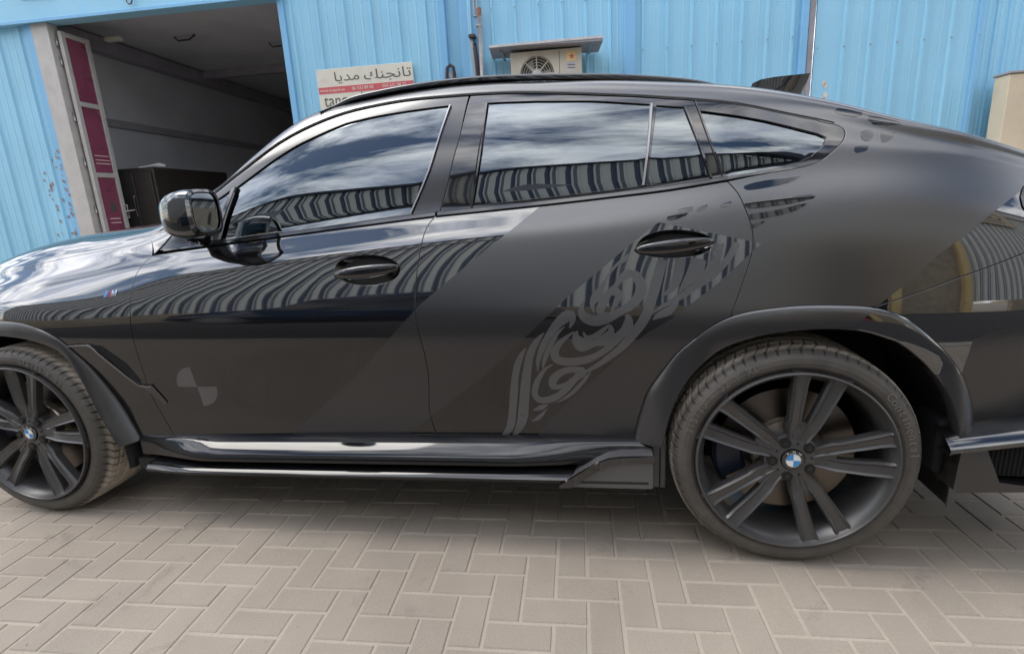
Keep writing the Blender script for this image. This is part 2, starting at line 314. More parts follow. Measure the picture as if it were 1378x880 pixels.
STROKES = [
 [(-0.9707,0.3828,0.0037),(-0.9629,0.3867,0.0076),(-0.9518,0.3925,0.0131),(-0.9416,0.4003,0.0182),(-0.9335,0.4102,0.0226),(-0.9261,0.4222,0.0265),(-0.9201,0.4362,0.029),(-0.916,0.4524,0.0291),(-0.913,0.4706,0.0278),(-0.9101,0.4904,0.0269),(-0.9069,0.5116,0.0273),(-0.9039,0.5342,0.0281),(-0.9005,0.5574,0.0283),(-0.897,0.5819,0.0272),(-0.8932,0.6069,0.0256),(-0.889,0.6298,0.0243),(-0.8843,0.6495,0.0239),(-0.8792,0.6672,0.0238),(-0.8737,0.6831,0.0227),(-0.8673,0.6977,0.0199),(-0.8605,0.7105,0.0161),(-0.8546,0.721,0.0123),(-0.8497,0.7289,0.0087),(-0.8456,0.7345,0.0052),(-0.8428,0.7381,0.0028)],
 [(-0.9166,0.3942,0.0036),(-0.9113,0.3982,0.0083),(-0.9037,0.4044,0.0148),(-0.8962,0.4136,0.0211),(-0.889,0.4269,0.0267),(-0.8819,0.4435,0.0321),(-0.876,0.4614,0.0358),(-0.8722,0.4802,0.0368),(-0.8695,0.5003,0.0361),(-0.8667,0.5219,0.0353),(-0.8633,0.5455,0.035),(-0.8597,0.5704,0.0345),(-0.856,0.5945,0.0336),(-0.8522,0.6171,0.032),(-0.8483,0.639,0.0301),(-0.844,0.66,0.0284),(-0.8396,0.6804,0.0273),(-0.8347,0.7001,0.0263),(-0.8289,0.7183,0.0251),(-0.8217,0.7349,0.0237),(-0.8136,0.75,0.022),(-0.8051,0.7633,0.0192),(-0.7953,0.7754,0.014),(-0.7852,0.7859,0.0077),(-0.7781,0.793,0.0032)],
 [(-0.8097,0.6487,0.0028),(-0.809,0.6592,0.0059),(-0.8078,0.6741,0.0103),(-0.8052,0.6897,0.014),(-0.801,0.7047,0.0164),(-0.7954,0.7202,0.0183),(-0.7891,0.7356,0.0198),(-0.7822,0.7506,0.0209),(-0.7746,0.7654,0.0216),(-0.7662,0.7796,0.0227),(-0.7569,0.7936,0.0246),(-0.7469,0.8071,0.0269),(-0.737,0.8189,0.0294),(-0.7274,0.829,0.0323),(-0.7178,0.8375,0.0354),(-0.7092,0.8441,0.037),(-0.7014,0.8488,0.0364),(-0.6946,0.8516,0.0344),(-0.6895,0.8514,0.0315),(-0.6863,0.8468,0.0276),(-0.6849,0.8392,0.0227),(-0.6851,0.8314,0.0179),(-0.6875,0.8235,0.0128),(-0.6915,0.8153,0.0078),(-0.6945,0.8096,0.0042)],
 [(-0.7917,0.6607,0.0045),(-0.7898,0.6692,0.0077),(-0.787,0.6815,0.0122),(-0.7826,0.6957,0.0156),(-0.7763,0.7119,0.0171),(-0.7685,0.7298,0.0177),(-0.7605,0.7469,0.0174),(-0.7525,0.7627,0.0162),(-0.7441,0.7777,0.0142),(-0.7357,0.7903,0.0118),(-0.7263,0.8004,0.0087),(-0.7167,0.8084,0.0051),(-0.7101,0.8137,0.0027)],
 [(-0.6812,0.7955,0.0053),(-0.6907,0.7889,0.0078),(-0.7043,0.7793,0.0114),(-0.7168,0.7689,0.015),(-0.7269,0.7583,0.0183),(-0.7359,0.747,0.0216),(-0.7425,0.7358,0.0245),(-0.7464,0.7247,0.0268),(-0.7478,0.7138,0.0288),(-0.7462,0.7047,0.0302),(-0.7415,0.6978,0.0312),(-0.7337,0.6927,0.0317),(-0.7231,0.6894,0.0318),(-0.709,0.688,0.0317),(-0.6922,0.6883,0.0312),(-0.6751,0.6901,0.0304),(-0.6583,0.6932,0.029),(-0.6412,0.6979,0.0273),(-0.6248,0.7044,0.0256),(-0.6093,0.7129,0.0238),(-0.5945,0.7232,0.0219),(-0.5803,0.7344,0.0209),(-0.5664,0.7467,0.0212),(-0.5531,0.7598,0.0223),(-0.5416,0.7724,0.0236),(-0.5322,0.784,0.0253),(-0.5243,0.7952,0.0273),(-0.518,0.806,0.0283),(-0.5129,0.8167,0.0283),(-0.5093,0.827,0.0273),(-0.5077,0.8358,0.0251),(-0.5093,0.843,0.0204),(-0.5129,0.8489,0.0144),(-0.5156,0.8528,0.01)],
 [(-0.6739,0.7955,0.0158),(-0.6752,0.7871,0.018),(-0.6768,0.775,0.021),(-0.6764,0.7637,0.0234),(-0.6732,0.7536,0.0247),(-0.668,0.7444,0.0254),(-0.6609,0.7392,0.0256),(-0.6516,0.7399,0.0249),(-0.6405,0.7445,0.0238),(-0.6287,0.7504,0.0232),(-0.6156,0.7568,0.024),(-0.6018,0.7644,0.0253),(-0.5894,0.7721,0.026),(-0.5785,0.7799,0.0257),(-0.569,0.7878,0.0247),(-0.5629,0.7957,0.0226),(-0.5623,0.8042,0.0184),(-0.5651,0.8127,0.013),(-0.5675,0.8185,0.0092)],
 [(-0.6509,0.7956,0.0052),(-0.6487,0.7899,0.0076),(-0.6454,0.7823,0.0109),(-0.6402,0.7772,0.0137),(-0.6324,0.7766,0.0156),(-0.6229,0.7787,0.0171),(-0.6134,0.7826,0.0177),(-0.6042,0.7885,0.0174),(-0.595,0.7961,0.0162),(-0.5867,0.8033,0.0144),(-0.579,0.8101,0.0114),(-0.5721,0.8166,0.0077),(-0.5674,0.821,0.0051)],
 [(-0.757,0.6775,0.0055),(-0.7648,0.6726,0.0073),(-0.7759,0.6651,0.0097),(-0.7868,0.6549,0.0124),(-0.7969,0.641,0.0152),(-0.8067,0.6241,0.0182),(-0.8146,0.6073,0.0206),(-0.8206,0.5904,0.0219),(-0.8245,0.5734,0.0225),(-0.8247,0.5592,0.0232),(-0.8205,0.5486,0.024),(-0.8125,0.5409,0.0248),(-0.802,0.537,0.0255),(-0.7883,0.5376,0.026),(-0.7721,0.5419,0.0264),(-0.7561,0.5491,0.0263),(-0.7409,0.5594,0.0252),(-0.7261,0.5723,0.0236),(-0.7124,0.5859,0.0225),(-0.7004,0.6002,0.022),(-0.6897,0.615,0.0221),(-0.6799,0.6277,0.0232),(-0.6694,0.6371,0.0264),(-0.6598,0.6444,0.0306),(-0.6563,0.6502,0.0327),(-0.6619,0.655,0.0308),(-0.6735,0.6583,0.0269),(-0.6864,0.6594,0.0241),(-0.6997,0.6581,0.0238),(-0.7143,0.6545,0.0245),(-0.7277,0.6489,0.0255),(-0.7396,0.6407,0.027),(-0.7502,0.6305,0.0287),(-0.7577,0.6202,0.0293),(-0.7615,0.6091,0.0278),(-0.7622,0.598,0.0251),(-0.7592,0.5907,0.0227),(-0.751,0.5894,0.021),(-0.7391,0.592,0.0196),(-0.7276,0.5961,0.018),(-0.7167,0.6018,0.0163),(-0.7062,0.6091,0.0144),(-0.6993,0.6156,0.0122),(-0.6983,0.6208,0.0092),(-0.7008,0.6253,0.0058),(-0.7029,0.6284,0.0033)],
 [(-0.6301,0.6518,0.0043),(-0.6362,0.6429,0.0069),(-0.6451,0.6299,0.0104),(-0.6548,0.6166,0.0132),(-0.6649,0.6035,0.0144),(-0.6758,0.5901,0.0147),(-0.6868,0.5777,0.0145),(-0.6977,0.567,0.014),(-0.7086,0.5574,0.013),(-0.7192,0.5489,0.0113),(-0.7304,0.5412,0.0086),(-0.7414,0.5347,0.0053),(-0.749,0.5301,0.0029)],
 [(-0.8368,0.4956,0.0029),(-0.8287,0.499,0.0085),(-0.8171,0.5038,0.016),(-0.8063,0.5086,0.0198),(-0.7966,0.5133,0.0165),(-0.7876,0.5181,0.0097),(-0.7814,0.5214,0.0046)],
 [(-0.8435,0.453,0.0024),(-0.8366,0.4562,0.0067),(-0.8268,0.461,0.0124),(-0.8165,0.4682,0.0153),(-0.8051,0.4802,0.0127),(-0.7933,0.4947,0.0074),(-0.7849,0.5051,0.0035)],
 [(-0.4057,1.0201,0.0292),(-0.4077,1.0135,0.0296),(-0.4108,1.0038,0.0302),(-0.4144,0.9913,0.0308),(-0.4187,0.9751,0.0314),(-0.4236,0.9561,0.032),(-0.4284,0.9378,0.0322),(-0.4327,0.9216,0.0315),(-0.437,0.9061,0.0304),(-0.4414,0.891,0.0297),(-0.4461,0.8759,0.0301),(-0.4509,0.8611,0.031),(-0.4566,0.847,0.0315),(-0.4636,0.8338,0.0314),(-0.4714,0.8212,0.0309),(-0.4797,0.8088,0.0303),(-0.4884,0.7966,0.0296),(-0.4975,0.7846,0.0286),(-0.5067,0.7729,0.0276),(-0.5156,0.7614,0.0268),(-0.5245,0.7503,0.0259),(-0.5342,0.7395,0.0249),(-0.5449,0.7291,0.0237),(-0.5562,0.7191,0.0225),(-0.5681,0.709,0.0212),(-0.5801,0.6987,0.0202),(-0.5927,0.6883,0.0191),(-0.6067,0.6777,0.0175),(-0.6234,0.6664,0.0148),(-0.6416,0.655,0.0115),(-0.6581,0.6455,0.0085),(-0.6727,0.6389,0.0061),(-0.6855,0.6343,0.004),(-0.6943,0.6313,0.0026)],
 [(-0.4866,0.9749,0.0077),(-0.492,0.9768,0.0137),(-0.4998,0.9791,0.0218),(-0.508,0.979,0.027),(-0.5165,0.9748,0.0264),(-0.5255,0.9682,0.0227),(-0.5333,0.9614,0.0195),(-0.5386,0.9552,0.0175),(-0.5426,0.9488,0.0159),(-0.5479,0.9416,0.0156),(-0.5561,0.9332,0.0176),(-0.5654,0.9239,0.0208),(-0.5737,0.9144,0.0237),(-0.5797,0.9047,0.0256),(-0.5846,0.8947,0.0272),(-0.5886,0.885,0.0278),(-0.593,0.8755,0.027),(-0.5965,0.8664,0.0252),(-0.5963,0.8589,0.0239),(-0.5906,0.853,0.0236),(-0.5812,0.8487,0.0237),(-0.5706,0.8474,0.0238),(-0.5592,0.8502,0.0236),(-0.5465,0.8558,0.0233),(-0.534,0.8623,0.0235),(-0.5214,0.8686,0.0244),(-0.5088,0.8758,0.0256),(-0.4977,0.8842,0.0271),(-0.4882,0.8943,0.0291),(-0.4801,0.9055,0.0313),(-0.4744,0.9168,0.0326),(-0.4715,0.9279,0.0326),(-0.4709,0.939,0.0317),(-0.4725,0.9494,0.0306),(-0.4768,0.959,0.0301),(-0.4833,0.9679,0.0293),(-0.4902,0.975,0.0269),(-0.4978,0.9797,0.021),(-0.5059,0.9826,0.0133),(-0.5116,0.9845,0.0077)],
 [(-0.6459,0.8968,0.0032),(-0.6491,0.8899,0.0072),(-0.6533,0.8801,0.0128),(-0.6557,0.8707,0.0182),(-0.6554,0.8625,0.0227),(-0.6533,0.8546,0.0269),(-0.6486,0.8478,0.0303),(-0.6406,0.8419,0.0331),(-0.6302,0.8371,0.0352),(-0.6189,0.8342,0.0362),(-0.6071,0.8337,0.0356),(-0.5944,0.835,0.034),(-0.5818,0.8379,0.0318),(-0.5692,0.8427,0.0295),(-0.5566,0.8489,0.0268),(-0.5449,0.8548,0.0236),(-0.5336,0.8605,0.0195),(-0.5231,0.8658,0.0149),(-0.5158,0.8696,0.0117)],
 [(-0.5645,0.9217,0.0157),(-0.5587,0.9221,0.0194),(-0.5508,0.9226,0.0242),(-0.5444,0.9214,0.0274),(-0.541,0.9178,0.0274),(-0.5391,0.9126,0.0256),(-0.5391,0.9066,0.0235),(-0.5416,0.8999,0.0212),(-0.5459,0.8923,0.0186),(-0.5502,0.8846,0.0157),(-0.5543,0.8765,0.0124),(-0.5584,0.8682,0.0088),(-0.5613,0.8624,0.0063)],
 [(-0.5787,0.9623,0.0032),(-0.5819,0.9546,0.0077),(-0.5866,0.9437,0.0142),(-0.5918,0.9331,0.0198),(-0.5977,0.9242,0.0241),(-0.6041,0.9157,0.0276),(-0.6098,0.9075,0.0287),(-0.6147,0.9,0.026),(-0.6189,0.8929,0.0208),(-0.6212,0.8853,0.016),(-0.6201,0.8759,0.0122),(-0.6171,0.866,0.0088),(-0.6148,0.859,0.0064)],
 [(-0.5058,1.0399,0.0031),(-0.5092,1.0353,0.0067),(-0.5142,1.0288,0.0117),(-0.5202,1.0225,0.0147),(-0.5275,1.0175,0.0138),(-0.5358,1.0127,0.0109),(-0.5438,1.0069,0.0086),(-0.5507,0.9995,0.0078),(-0.5572,0.9911,0.0075),(-0.5639,0.982,0.0071),(-0.572,0.9711,0.006),(-0.5803,0.9596,0.0048),(-0.5861,0.9514,0.004)],
 [(-0.5087,0.8472,0.0078),(-0.5075,0.8402,0.0135),(-0.5062,0.8301,0.0214),(-0.5069,0.8205,0.0274),(-0.5106,0.8123,0.0297),(-0.5164,0.8044,0.0302),(-0.5232,0.7969,0.03),(-0.5308,0.7898,0.0292),(-0.5395,0.7831,0.0277),(-0.549,0.7767,0.0263),(-0.5592,0.7703,0.0256),(-0.5703,0.7643,0.025),(-0.5826,0.76,0.0243),(-0.5973,0.7584,0.0228),(-0.6132,0.7586,0.0212),(-0.6279,0.7597,0.0205),(-0.6408,0.7615,0.0217),(-0.6524,0.7643,0.0239),(-0.6619,0.7679,0.0247),(-0.6691,0.7729,0.0231),(-0.6742,0.7787,0.0201),(-0.6767,0.7845,0.0165),(-0.6753,0.7905,0.0119),(-0.6715,0.7966,0.0069),(-0.6685,0.8008,0.0033)],
 [(-0.3541,1.0215,0.0303),(-0.3544,1.0174,0.0304),(-0.3548,1.0111,0.0305),(-0.3559,1.0025,0.0304),(-0.3577,0.9903,0.0299),(-0.3602,0.9755,0.0291),(-0.3637,0.9618,0.0276),(-0.3683,0.95,0.0255),(-0.3739,0.9393,0.0227),(-0.3804,0.9299,0.0192),(-0.3892,0.9219,0.0143),(-0.3989,0.9154,0.0088),(-0.4059,0.9109,0.0048)],
 [(-0.3018,1.0183,0.0429),(-0.3033,1.0118,0.044),(-0.3055,1.0024,0.0454),(-0.3091,0.9924,0.0449),(-0.3147,0.9822,0.0413),(-0.3216,0.9714,0.0358),(-0.3285,0.9611,0.0302),(-0.3354,0.9515,0.0248),(-0.3422,0.9423,0.0192),(-0.3481,0.9341,0.0143),(-0.3528,0.9267,0.01),(-0.3566,0.9202,0.0063),(-0.3591,0.9158,0.0038)],
 [(-0.247,1.062,0.032),(-0.2477,1.0515,0.0313),(-0.2488,1.0366,0.0303),(-0.2512,1.0223,0.0294),(-0.2555,1.0101,0.0288),(-0.2612,0.9984,0.0284),(-0.2681,0.987,0.0278),(-0.2763,0.9756,0.0268),(-0.2858,0.9644,0.0255),(-0.2958,0.9537,0.0243),(-0.306,0.9436,0.0232),(-0.3168,0.934,0.0221),(-0.3283,0.9246,0.0208),(-0.3409,0.9152,0.0194),(-0.3543,0.906,0.0179),(-0.3679,0.8975,0.0163),(-0.3815,0.8902,0.0146),(-0.3953,0.8836,0.0127),(-0.408,0.877,0.0107),(-0.4204,0.8692,0.0083),(-0.4318,0.8614,0.0057),(-0.4397,0.8559,0.0039)],
 [(-0.1965,1.0603,0.0198),(-0.2021,1.0489,0.0195),(-0.2103,1.0327,0.0189),(-0.2194,1.017,0.0182),(-0.2292,1.0032,0.0175),(-0.2399,0.99,0.0167),(-0.2509,0.9776,0.0157),(-0.2625,0.9662,0.0145),(-0.2744,0.9558,0.013),(-0.2849,0.9467,0.0112),(-0.2938,0.9391,0.0084),(-0.3013,0.933,0.0051),(-0.3065,0.9289,0.0028)],
 [(-0.435,0.8367,0.0039),(-0.43,0.8405,0.009),(-0.4229,0.8458,0.016),(-0.4147,0.8511,0.0215),(-0.4054,0.8554,0.0245),(-0.3952,0.8596,0.0261),(-0.3855,0.8651,0.0251),(-0.3761,0.8737,0.0199),(-0.3673,0.8835,0.0123),(-0.3612,0.8905,0.0067)],
]
# gloss black paint with matt vinyl stripes printed over it
def edge_curve(t, zin, pts, zr=(0, 1.8), xr=(-3, 1)):
    """x of a stripe edge as a function of height"""
    mr = N(t, 'ShaderNodeMapRange'); mr.inputs[1].default_value = zr[0]; mr.inputs[2].default_value = zr[1]; t.links.new(zin, mr.inputs[0])
    fc = N(t, 'ShaderNodeFloatCurve'); c = fc.mapping.curves[0]; pts = sorted(((z-zr[0])/(zr[1]-zr[0]), (x-xr[0])/(xr[1]-xr[0])) for x, z in pts)
    c.points[0].location = pts[0]; c.points[1].location = pts[-1]
    for p in pts[1:-1]: c.points.new(*p)
    for p in c.points: p.handle_type = 'VECTOR'
    fc.mapping.use_clip = False; fc.mapping.update(); t.links.new(mr.outputs[0], fc.inputs['Value'])
    o = N(t, 'ShaderNodeMapRange'); o.inputs[3].default_value = xr[0]; o.inputs[4].default_value = xr[1]; o.clamp = False; t.links.new(fc.outputs[0], o.inputs[0])
    return o.outputs[0]
def math_node(t, op, a, b):
    n = N(t, 'ShaderNodeMath', operation=op)
    for i, v in enumerate((a, b)):
        if isinstance(v, (int, float)): n.inputs[i].default_value = v
        else: t.links.new(v, n.inputs[i])
    return n.outputs[0]
def paint_material():
    m, t, b = new_mat('wrapped_paint'); tcn = N(t, 'ShaderNodeTexCoord'); s = N(t, 'ShaderNodeSeparateXYZ'); t.links.new(tcn.outputs['Object'], s.inputs[0])
    x, z = s.outputs[0], s.outputs[2]
    A = edge_curve(t, z, [(-2.0, 0), (-1.95, .25)]+[(a, c) for a, c in T['edgeA'][::-1]]+[(-.70, 1.26), (-.95, 1.8)])
    B = edge_curve(t, z, [(-1.8, 0), (-1.5, .25)]+T['edgeB'][::-1]+[(.45, 1.8)])
    Cc = edge_curve(t, z, [(-1.25, 0), (-1.0, .25)]+T['edgeC'][::-1]+[(.70, 1.8)])
    D = edge_curve(t, z, [(-.2, 0), (0, .7)]+T['edgeD'][::-1]+[(.95, 1.5), (.98, 1.8)])
    g1 = math_node(t, 'LESS_THAN', x, A)
    g2 = math_node(t, 'MULTIPLY', math_node(t, 'GREATER_THAN', x, B), math_node(t, 'LESS_THAN', x, Cc))
    g2 = math_node(t, 'MULTIPLY', g2, math_node(t, 'LESS_THAN', math_node(t, 'ADD', z, math_node(t, 'MULTIPLY', math_node(t, 'ADD', x, .37), .25)), 1.118))
    lo = math_node(t, 'ADD', .7714-.435*.44, math_node(t, 'MULTIPLY', x, .44))
    lo2 = math_node(t, 'MULTIPLY', math_node(t, 'GREATER_THAN', x, .435), lo)
    lo3 = math_node(t, 'MAXIMUM', lo2, .665)
    g3 = math_node(t, 'MULTIPLY', math_node(t, 'GREATER_THAN', x, D), math_node(t, 'GREATER_THAN', z, lo3))
    g = math_node(t, 'MAXIMUM', math_node(t, 'MAXIMUM', g1, g2), g3)
    rail_ = math_node(t, 'MULTIPLY', math_node(t, 'LESS_THAN', x, -.17), math_node(t, 'GREATER_THAN', z, 1.265))
    g = math_node(t, 'MULTIPLY', math_node(t, 'MINIMUM', g, 1.0), math_node(t, 'SUBTRACT', 1.0, rail_))
    # dusty film: slightly rougher in blotches
    n = N(t, 'ShaderNodeTexNoise', in_Scale=2.5, in_Detail=4.0, in_Roughness=.5); t.links.new(tcn.outputs['Object'], n.inputs['Vector'])
    dr = N(t, 'ShaderNodeMapRange'); dr.inputs[1].default_value = .35; dr.inputs[2].default_value = .7; dr.inputs[3].default_value = .0; dr.inputs[4].default_value = .012; t.links.new(n.outputs['Fac'], dr.inputs[0])
    gloss_r = math_node(t, 'ADD', dr.outputs[0], .02)
    mat_r = math_node(t, 'ADD', dr.outputs[0], .25)
    # reflection of the ground dimmed in the material low down, plus a faint dust tint
    du = N(t, 'ShaderNodeMapRange', interpolation_type='SMOOTHSTEP'); du.inputs[1].default_value = .885; du.inputs[2].default_value = .80; du.inputs[3].default_value = 0; du.inputs[4].default_value = 1; t.links.new(z, du.inputs[0])
    du_ = math_node(t, 'MULTIPLY', du.outputs[0], math_node(t, 'SUBTRACT', 1.0, math_node(t, 'MULTIPLY', g3, .85)))
    gloss_r = math_node(t, 'ADD', gloss_r, math_node(t, 'MULTIPLY', du_, .06))
    mixr = N(t, 'ShaderNodeMix'); t.links.new(g, mixr.inputs[0]); t.links.new(mat_r, mixr.inputs[2]); t.links.new(gloss_r, mixr.inputs[3]); t.links.new(mixr.outputs[0], b.inputs['Roughness'])
    mc = N(t, 'ShaderNodeMix', data_type='RGBA'); t.links.new(g, mc.inputs[0]); mc.inputs[6].default_value = (.022, .0215, .023, 1); mc.inputs[7].default_value = (.006, .006, .007, 1)
    md = N(t, 'ShaderNodeMix', data_type='RGBA'); t.links.new(math_node(t, 'MULTIPLY', math_node(t, 'ADD', math_node(t, 'MULTIPLY', n.outputs['Fac'], .12), .0), du_), md.inputs[0])
    t.links.new(mc.outputs[2], md.inputs[6]); md.inputs[7].default_value = (.065, .056, .047, 1)
    t.links.new(md.outputs[2], b.inputs['Base Color']); 
    mi = N(t, 'ShaderNodeMix'); t.links.new(g, mi.inputs[0]); mi.inputs[2].default_value = 2.15; mi.inputs[3].default_value = PAINT_IOR
    mj = N(t, 'ShaderNodeMix'); t.links.new(du_, mj.inputs[0]); t.links.new(mi.outputs[0], mj.inputs[2]); mj.inputs[3].default_value = 1.62; t.links.new(mj.outputs[0], b.inputs['IOR'])
    # very faint orange peel and panel waviness
    n3 = N(t, 'ShaderNodeTexNoise', in_Scale=3.0, in_Detail=2.0); t.links.new(tcn.outputs['Object'], n3.inputs['Vector'])
    bp = N(t, 'ShaderNodeBump', in_Strength=.12, in_Distance=.01); t.links.new(n3.outputs['Fac'], bp.inputs['Height']); t.links.new(bp.outputs[0], b.inputs['Normal'])
    return m
PAINT_IOR = 2.4
PAINT = paint_material()
GLOSS = simple('gloss_black_trim', (.006, .006, .007), .035, ior=1.8)
SATIN = simple('satin_black_vinyl', (.070, .069, .072), .34, ior=1.8, var=.05, scale=12)
CLAD = simple('satin_cladding', (.030, .029, .029), .36, ior=1.7, var=.1, scale=9)
SKIRT = simple('skirt_black', (.007, .007, .008), .06, ior=1.52)
FRAME = simple('window_frame_black', (.008, .008, .009), .16, ior=1.75)
PAINT_STRIP = simple('gloss_lip_strip', (.006, .006, .007), .06, ior=2.0)
RUBBER_SEAL = simple('rubber_seal', (.010, .010, .010), .55)
DARK = simple('wheelhouse_black', (.008, .008, .008), .85, var=.3, scale=20)
UNDER = simple('underbody_black', (.012, .011, .010), .8)
RIMM = simple('rim_satin_black', (.050, .048, .047), .33, ior=1.6)
LUG = simple('lug_dark_steel', (.05, .05, .05), .4, metal=.8)
DISC = simple('brake_disc_steel', (.15, .132, .115), .32, metal=1.0)
HAT = simple('brake_hat', (.50, .44, .36), .34, metal=.9, var=.2, scale=30)
CALIPER = simple('caliper_blue', (.010, .015, .032), .45)
CHROME = simple('dark_chrome', (.55, .56, .58), .12, metal=1.0)
BRIGHT = simple('satin_bright_strip', (.26, .26, .27), .25, metal=1.0)
BLUE_E = simple('emblem_blue', (.05, .25, .55), .25); WHITE_E = simple('emblem_white', (.75, .75, .75), .25)
M_LB = simple('badge_light_blue', (.08, .22, .42), .2); M_RD = simple('badge_red', (.30, .03, .03), .2); M_NV = simple('badge_navy', (.03, .06, .2), .3)
FABRIC = simple('seat_leather', (.03, .028, .026), .5)
def tyre_material():
    m, t, b = new_mat('tyre_rubber'); tcn = N(t, 'ShaderNodeTexCoord'); s = N(t, 'ShaderNodeSeparateXYZ'); t.links.new(tcn.outputs['Object'], s.inputs[0])
    r2 = math_node(t, 'ADD', math_node(t, 'POWER', s.outputs[0], 2.0), math_node(t, 'POWER', s.outputs[2], 2.0)); rr = math_node(t, 'SQRT', r2, 0.0)
    # road dust, its colour brightened on the tread as skylight, less on the sidewall
    n = N(t, 'ShaderNodeTexNoise', in_Scale=14.0, in_Detail=8.0, in_Roughness=.7); t.links.new(tcn.outputs['Object'], n.inputs['Vector'])
    mr = N(t, 'ShaderNodeMapRange'); mr.inputs[1].default_value = .362; mr.inputs[2].default_value = .371; t.links.new(rr, mr.inputs[0])
    d1 = N(t, 'ShaderNodeMapRange'); d1.inputs[1].default_value = .3; d1.inputs[2].default_value = .7; d1.inputs[3].default_value = .45; d1.inputs[4].default_value = 1.0; t.links.new(n.outputs['Fac'], d1.inputs[0])
    f1 = math_node(t, 'MULTIPLY', mr.outputs[0], d1.outputs[0])
    f2_ = math_node(t, 'MULTIPLY', d1.outputs[0], .13); f = math_node(t, 'MAXIMUM', f1, f2_)
    mc = N(t, 'ShaderNodeMix', data_type='RGBA'); t.links.new(f, mc.inputs[0]); mc.inputs[6].default_value = (.020, .0195, .019, 1); mc.inputs[7].default_value = (.60, .52, .43, 1)
    t.links.new(mc.outputs[2], b.inputs['Base Color']); b.inputs['Roughness'].default_value = .62
    return m
TYRE = tyre_material(); TYRE_TXT = simple('tyre_lettering', (.15, .137, .12), .5)
def glass_material(name, tint=.06, ior=2.25):
    m = bpy.data.materials.new(name); m.use_nodes = True; t = m.node_tree; t.nodes.clear()
    fr = N(t, 'ShaderNodeFresnel', in_IOR=ior); gl = N(t, 'ShaderNodeBsdfGlossy', in_Roughness=.004); gl.inputs['Color'].default_value = (.86, .94, 1, 1)
    tr = N(t, 'ShaderNodeBsdfTransparent'); tr.inputs['Color'].default_value = (tint, tint, tint*1.05, 1)
    mxs = N(t, 'ShaderNodeMixShader'); t.links.new(fr.outputs[0], mxs.inputs[0]); t.links.new(tr.outputs[0], mxs.inputs[1]); t.links.new(gl.outputs[0], mxs.inputs[2])
    o = N(t, 'ShaderNodeOutputMaterial'); t.links.new(mxs.outputs[0], o.inputs[0]); return m
GLASS = glass_material('tinted_window_glass')
SHOP_GLASS = simple('magenta_film_glass', (.24, .060, .105), .28, var=.15, scale=3, ior=1.5)
# ---- surroundings
def rand_var(t, b, cols, noise=240.0, amp=.42, rough=.85, bump=.25, big=1.2):
    tcn = N(t, 'ShaderNodeTexCoord'); geo = N(t, 'ShaderNodeNewGeometry'); oi = N(t, 'ShaderNodeObjectInfo')
    r = math_node(t, 'FRACT', math_node(t, 'ADD', geo.outputs['Random Per Island'], oi.outputs['Random']), 0.0)
    ramp = N(t, 'ShaderNodeValToRGB'); el = ramp.color_ramp.elements; el[0].color = (*cols[0], 1); el[1].color = (*cols[-1], 1)
    for i, c in enumerate(cols[1:-1]): q = el.new((i+1)/(len(cols)-1)); q.color = (*c, 1)
    t.links.new(r, ramp.inputs[0])
    n = N(t, 'ShaderNodeTexNoise', in_Scale=noise, in_Detail=9.0, in_Roughness=.75); t.links.new(geo.outputs['Position'], n.inputs['Vector'])
    n2 = N(t, 'ShaderNodeTexNoise', in_Scale=big, in_Detail=5.0, in_Roughness=.6); t.links.new(geo.outputs['Position'], n2.inputs['Vector'])
    v = math_node(t, 'ADD', math_node(t, 'MULTIPLY', math_node(t, 'SUBTRACT', n.outputs['Fac'], .5), amp*2.4), 1.0)
    v2 = math_node(t, 'ADD', math_node(t, 'MULTIPLY', math_node(t, 'SUBTRACT', n2.outputs['Fac'], .5), .75), 1.0)
    n5 = N(t, 'ShaderNodeTexNoise', in_Scale=4.2, in_Detail=6.0, in_Roughness=.7, in_Distortion=.6); t.links.new(geo.outputs['Position'], n5.inputs['Vector'])
    st = N(t, 'ShaderNodeMapRange'); st.inputs[1].default_value = .60; st.inputs[2].default_value = .76; st.inputs[3].default_value = 1.0; st.inputs[4].default_value = .66; t.links.new(n5.outputs['Fac'], st.inputs[0])
    v2 = math_node(t, 'MULTIPLY', v2, st.outputs[0])
    h = N(t, 'ShaderNodeHueSaturation'); t.links.new(ramp.outputs[0], h.inputs['Color']); t.links.new(math_node(t, 'MULTIPLY', v, v2), h.inputs['Value'])
    t.links.new(h.outputs[0], b.inputs['Base Color']); b.inputs['Roughness'].default_value = rough
    n3 = N(t, 'ShaderNodeTexNoise', in_Scale=260.0, in_Detail=3.0); t.links.new(geo.outputs['Position'], n3.inputs['Vector'])
    bp = N(t, 'ShaderNodeBump', in_Strength=bump, in_Distance=.003); t.links.new(n3.outputs['Fac'], bp.inputs['Height']); t.links.new(bp.outputs[0], b.inputs['Normal'])
PAVER, t_, b_ = new_mat('concrete_paver'); rand_var(t_, b_, [(.262, .222, .180), (.280, .238, .193), (.268, .229, .187), (.292, .247, .200)])
SANDM, t_, b_ = new_mat('joint_sand'); rand_var(t_, b_, [(.345, .298, .242), (.345, .298, .242)], noise=90, amp=.2, rough=.95, bump=.5)
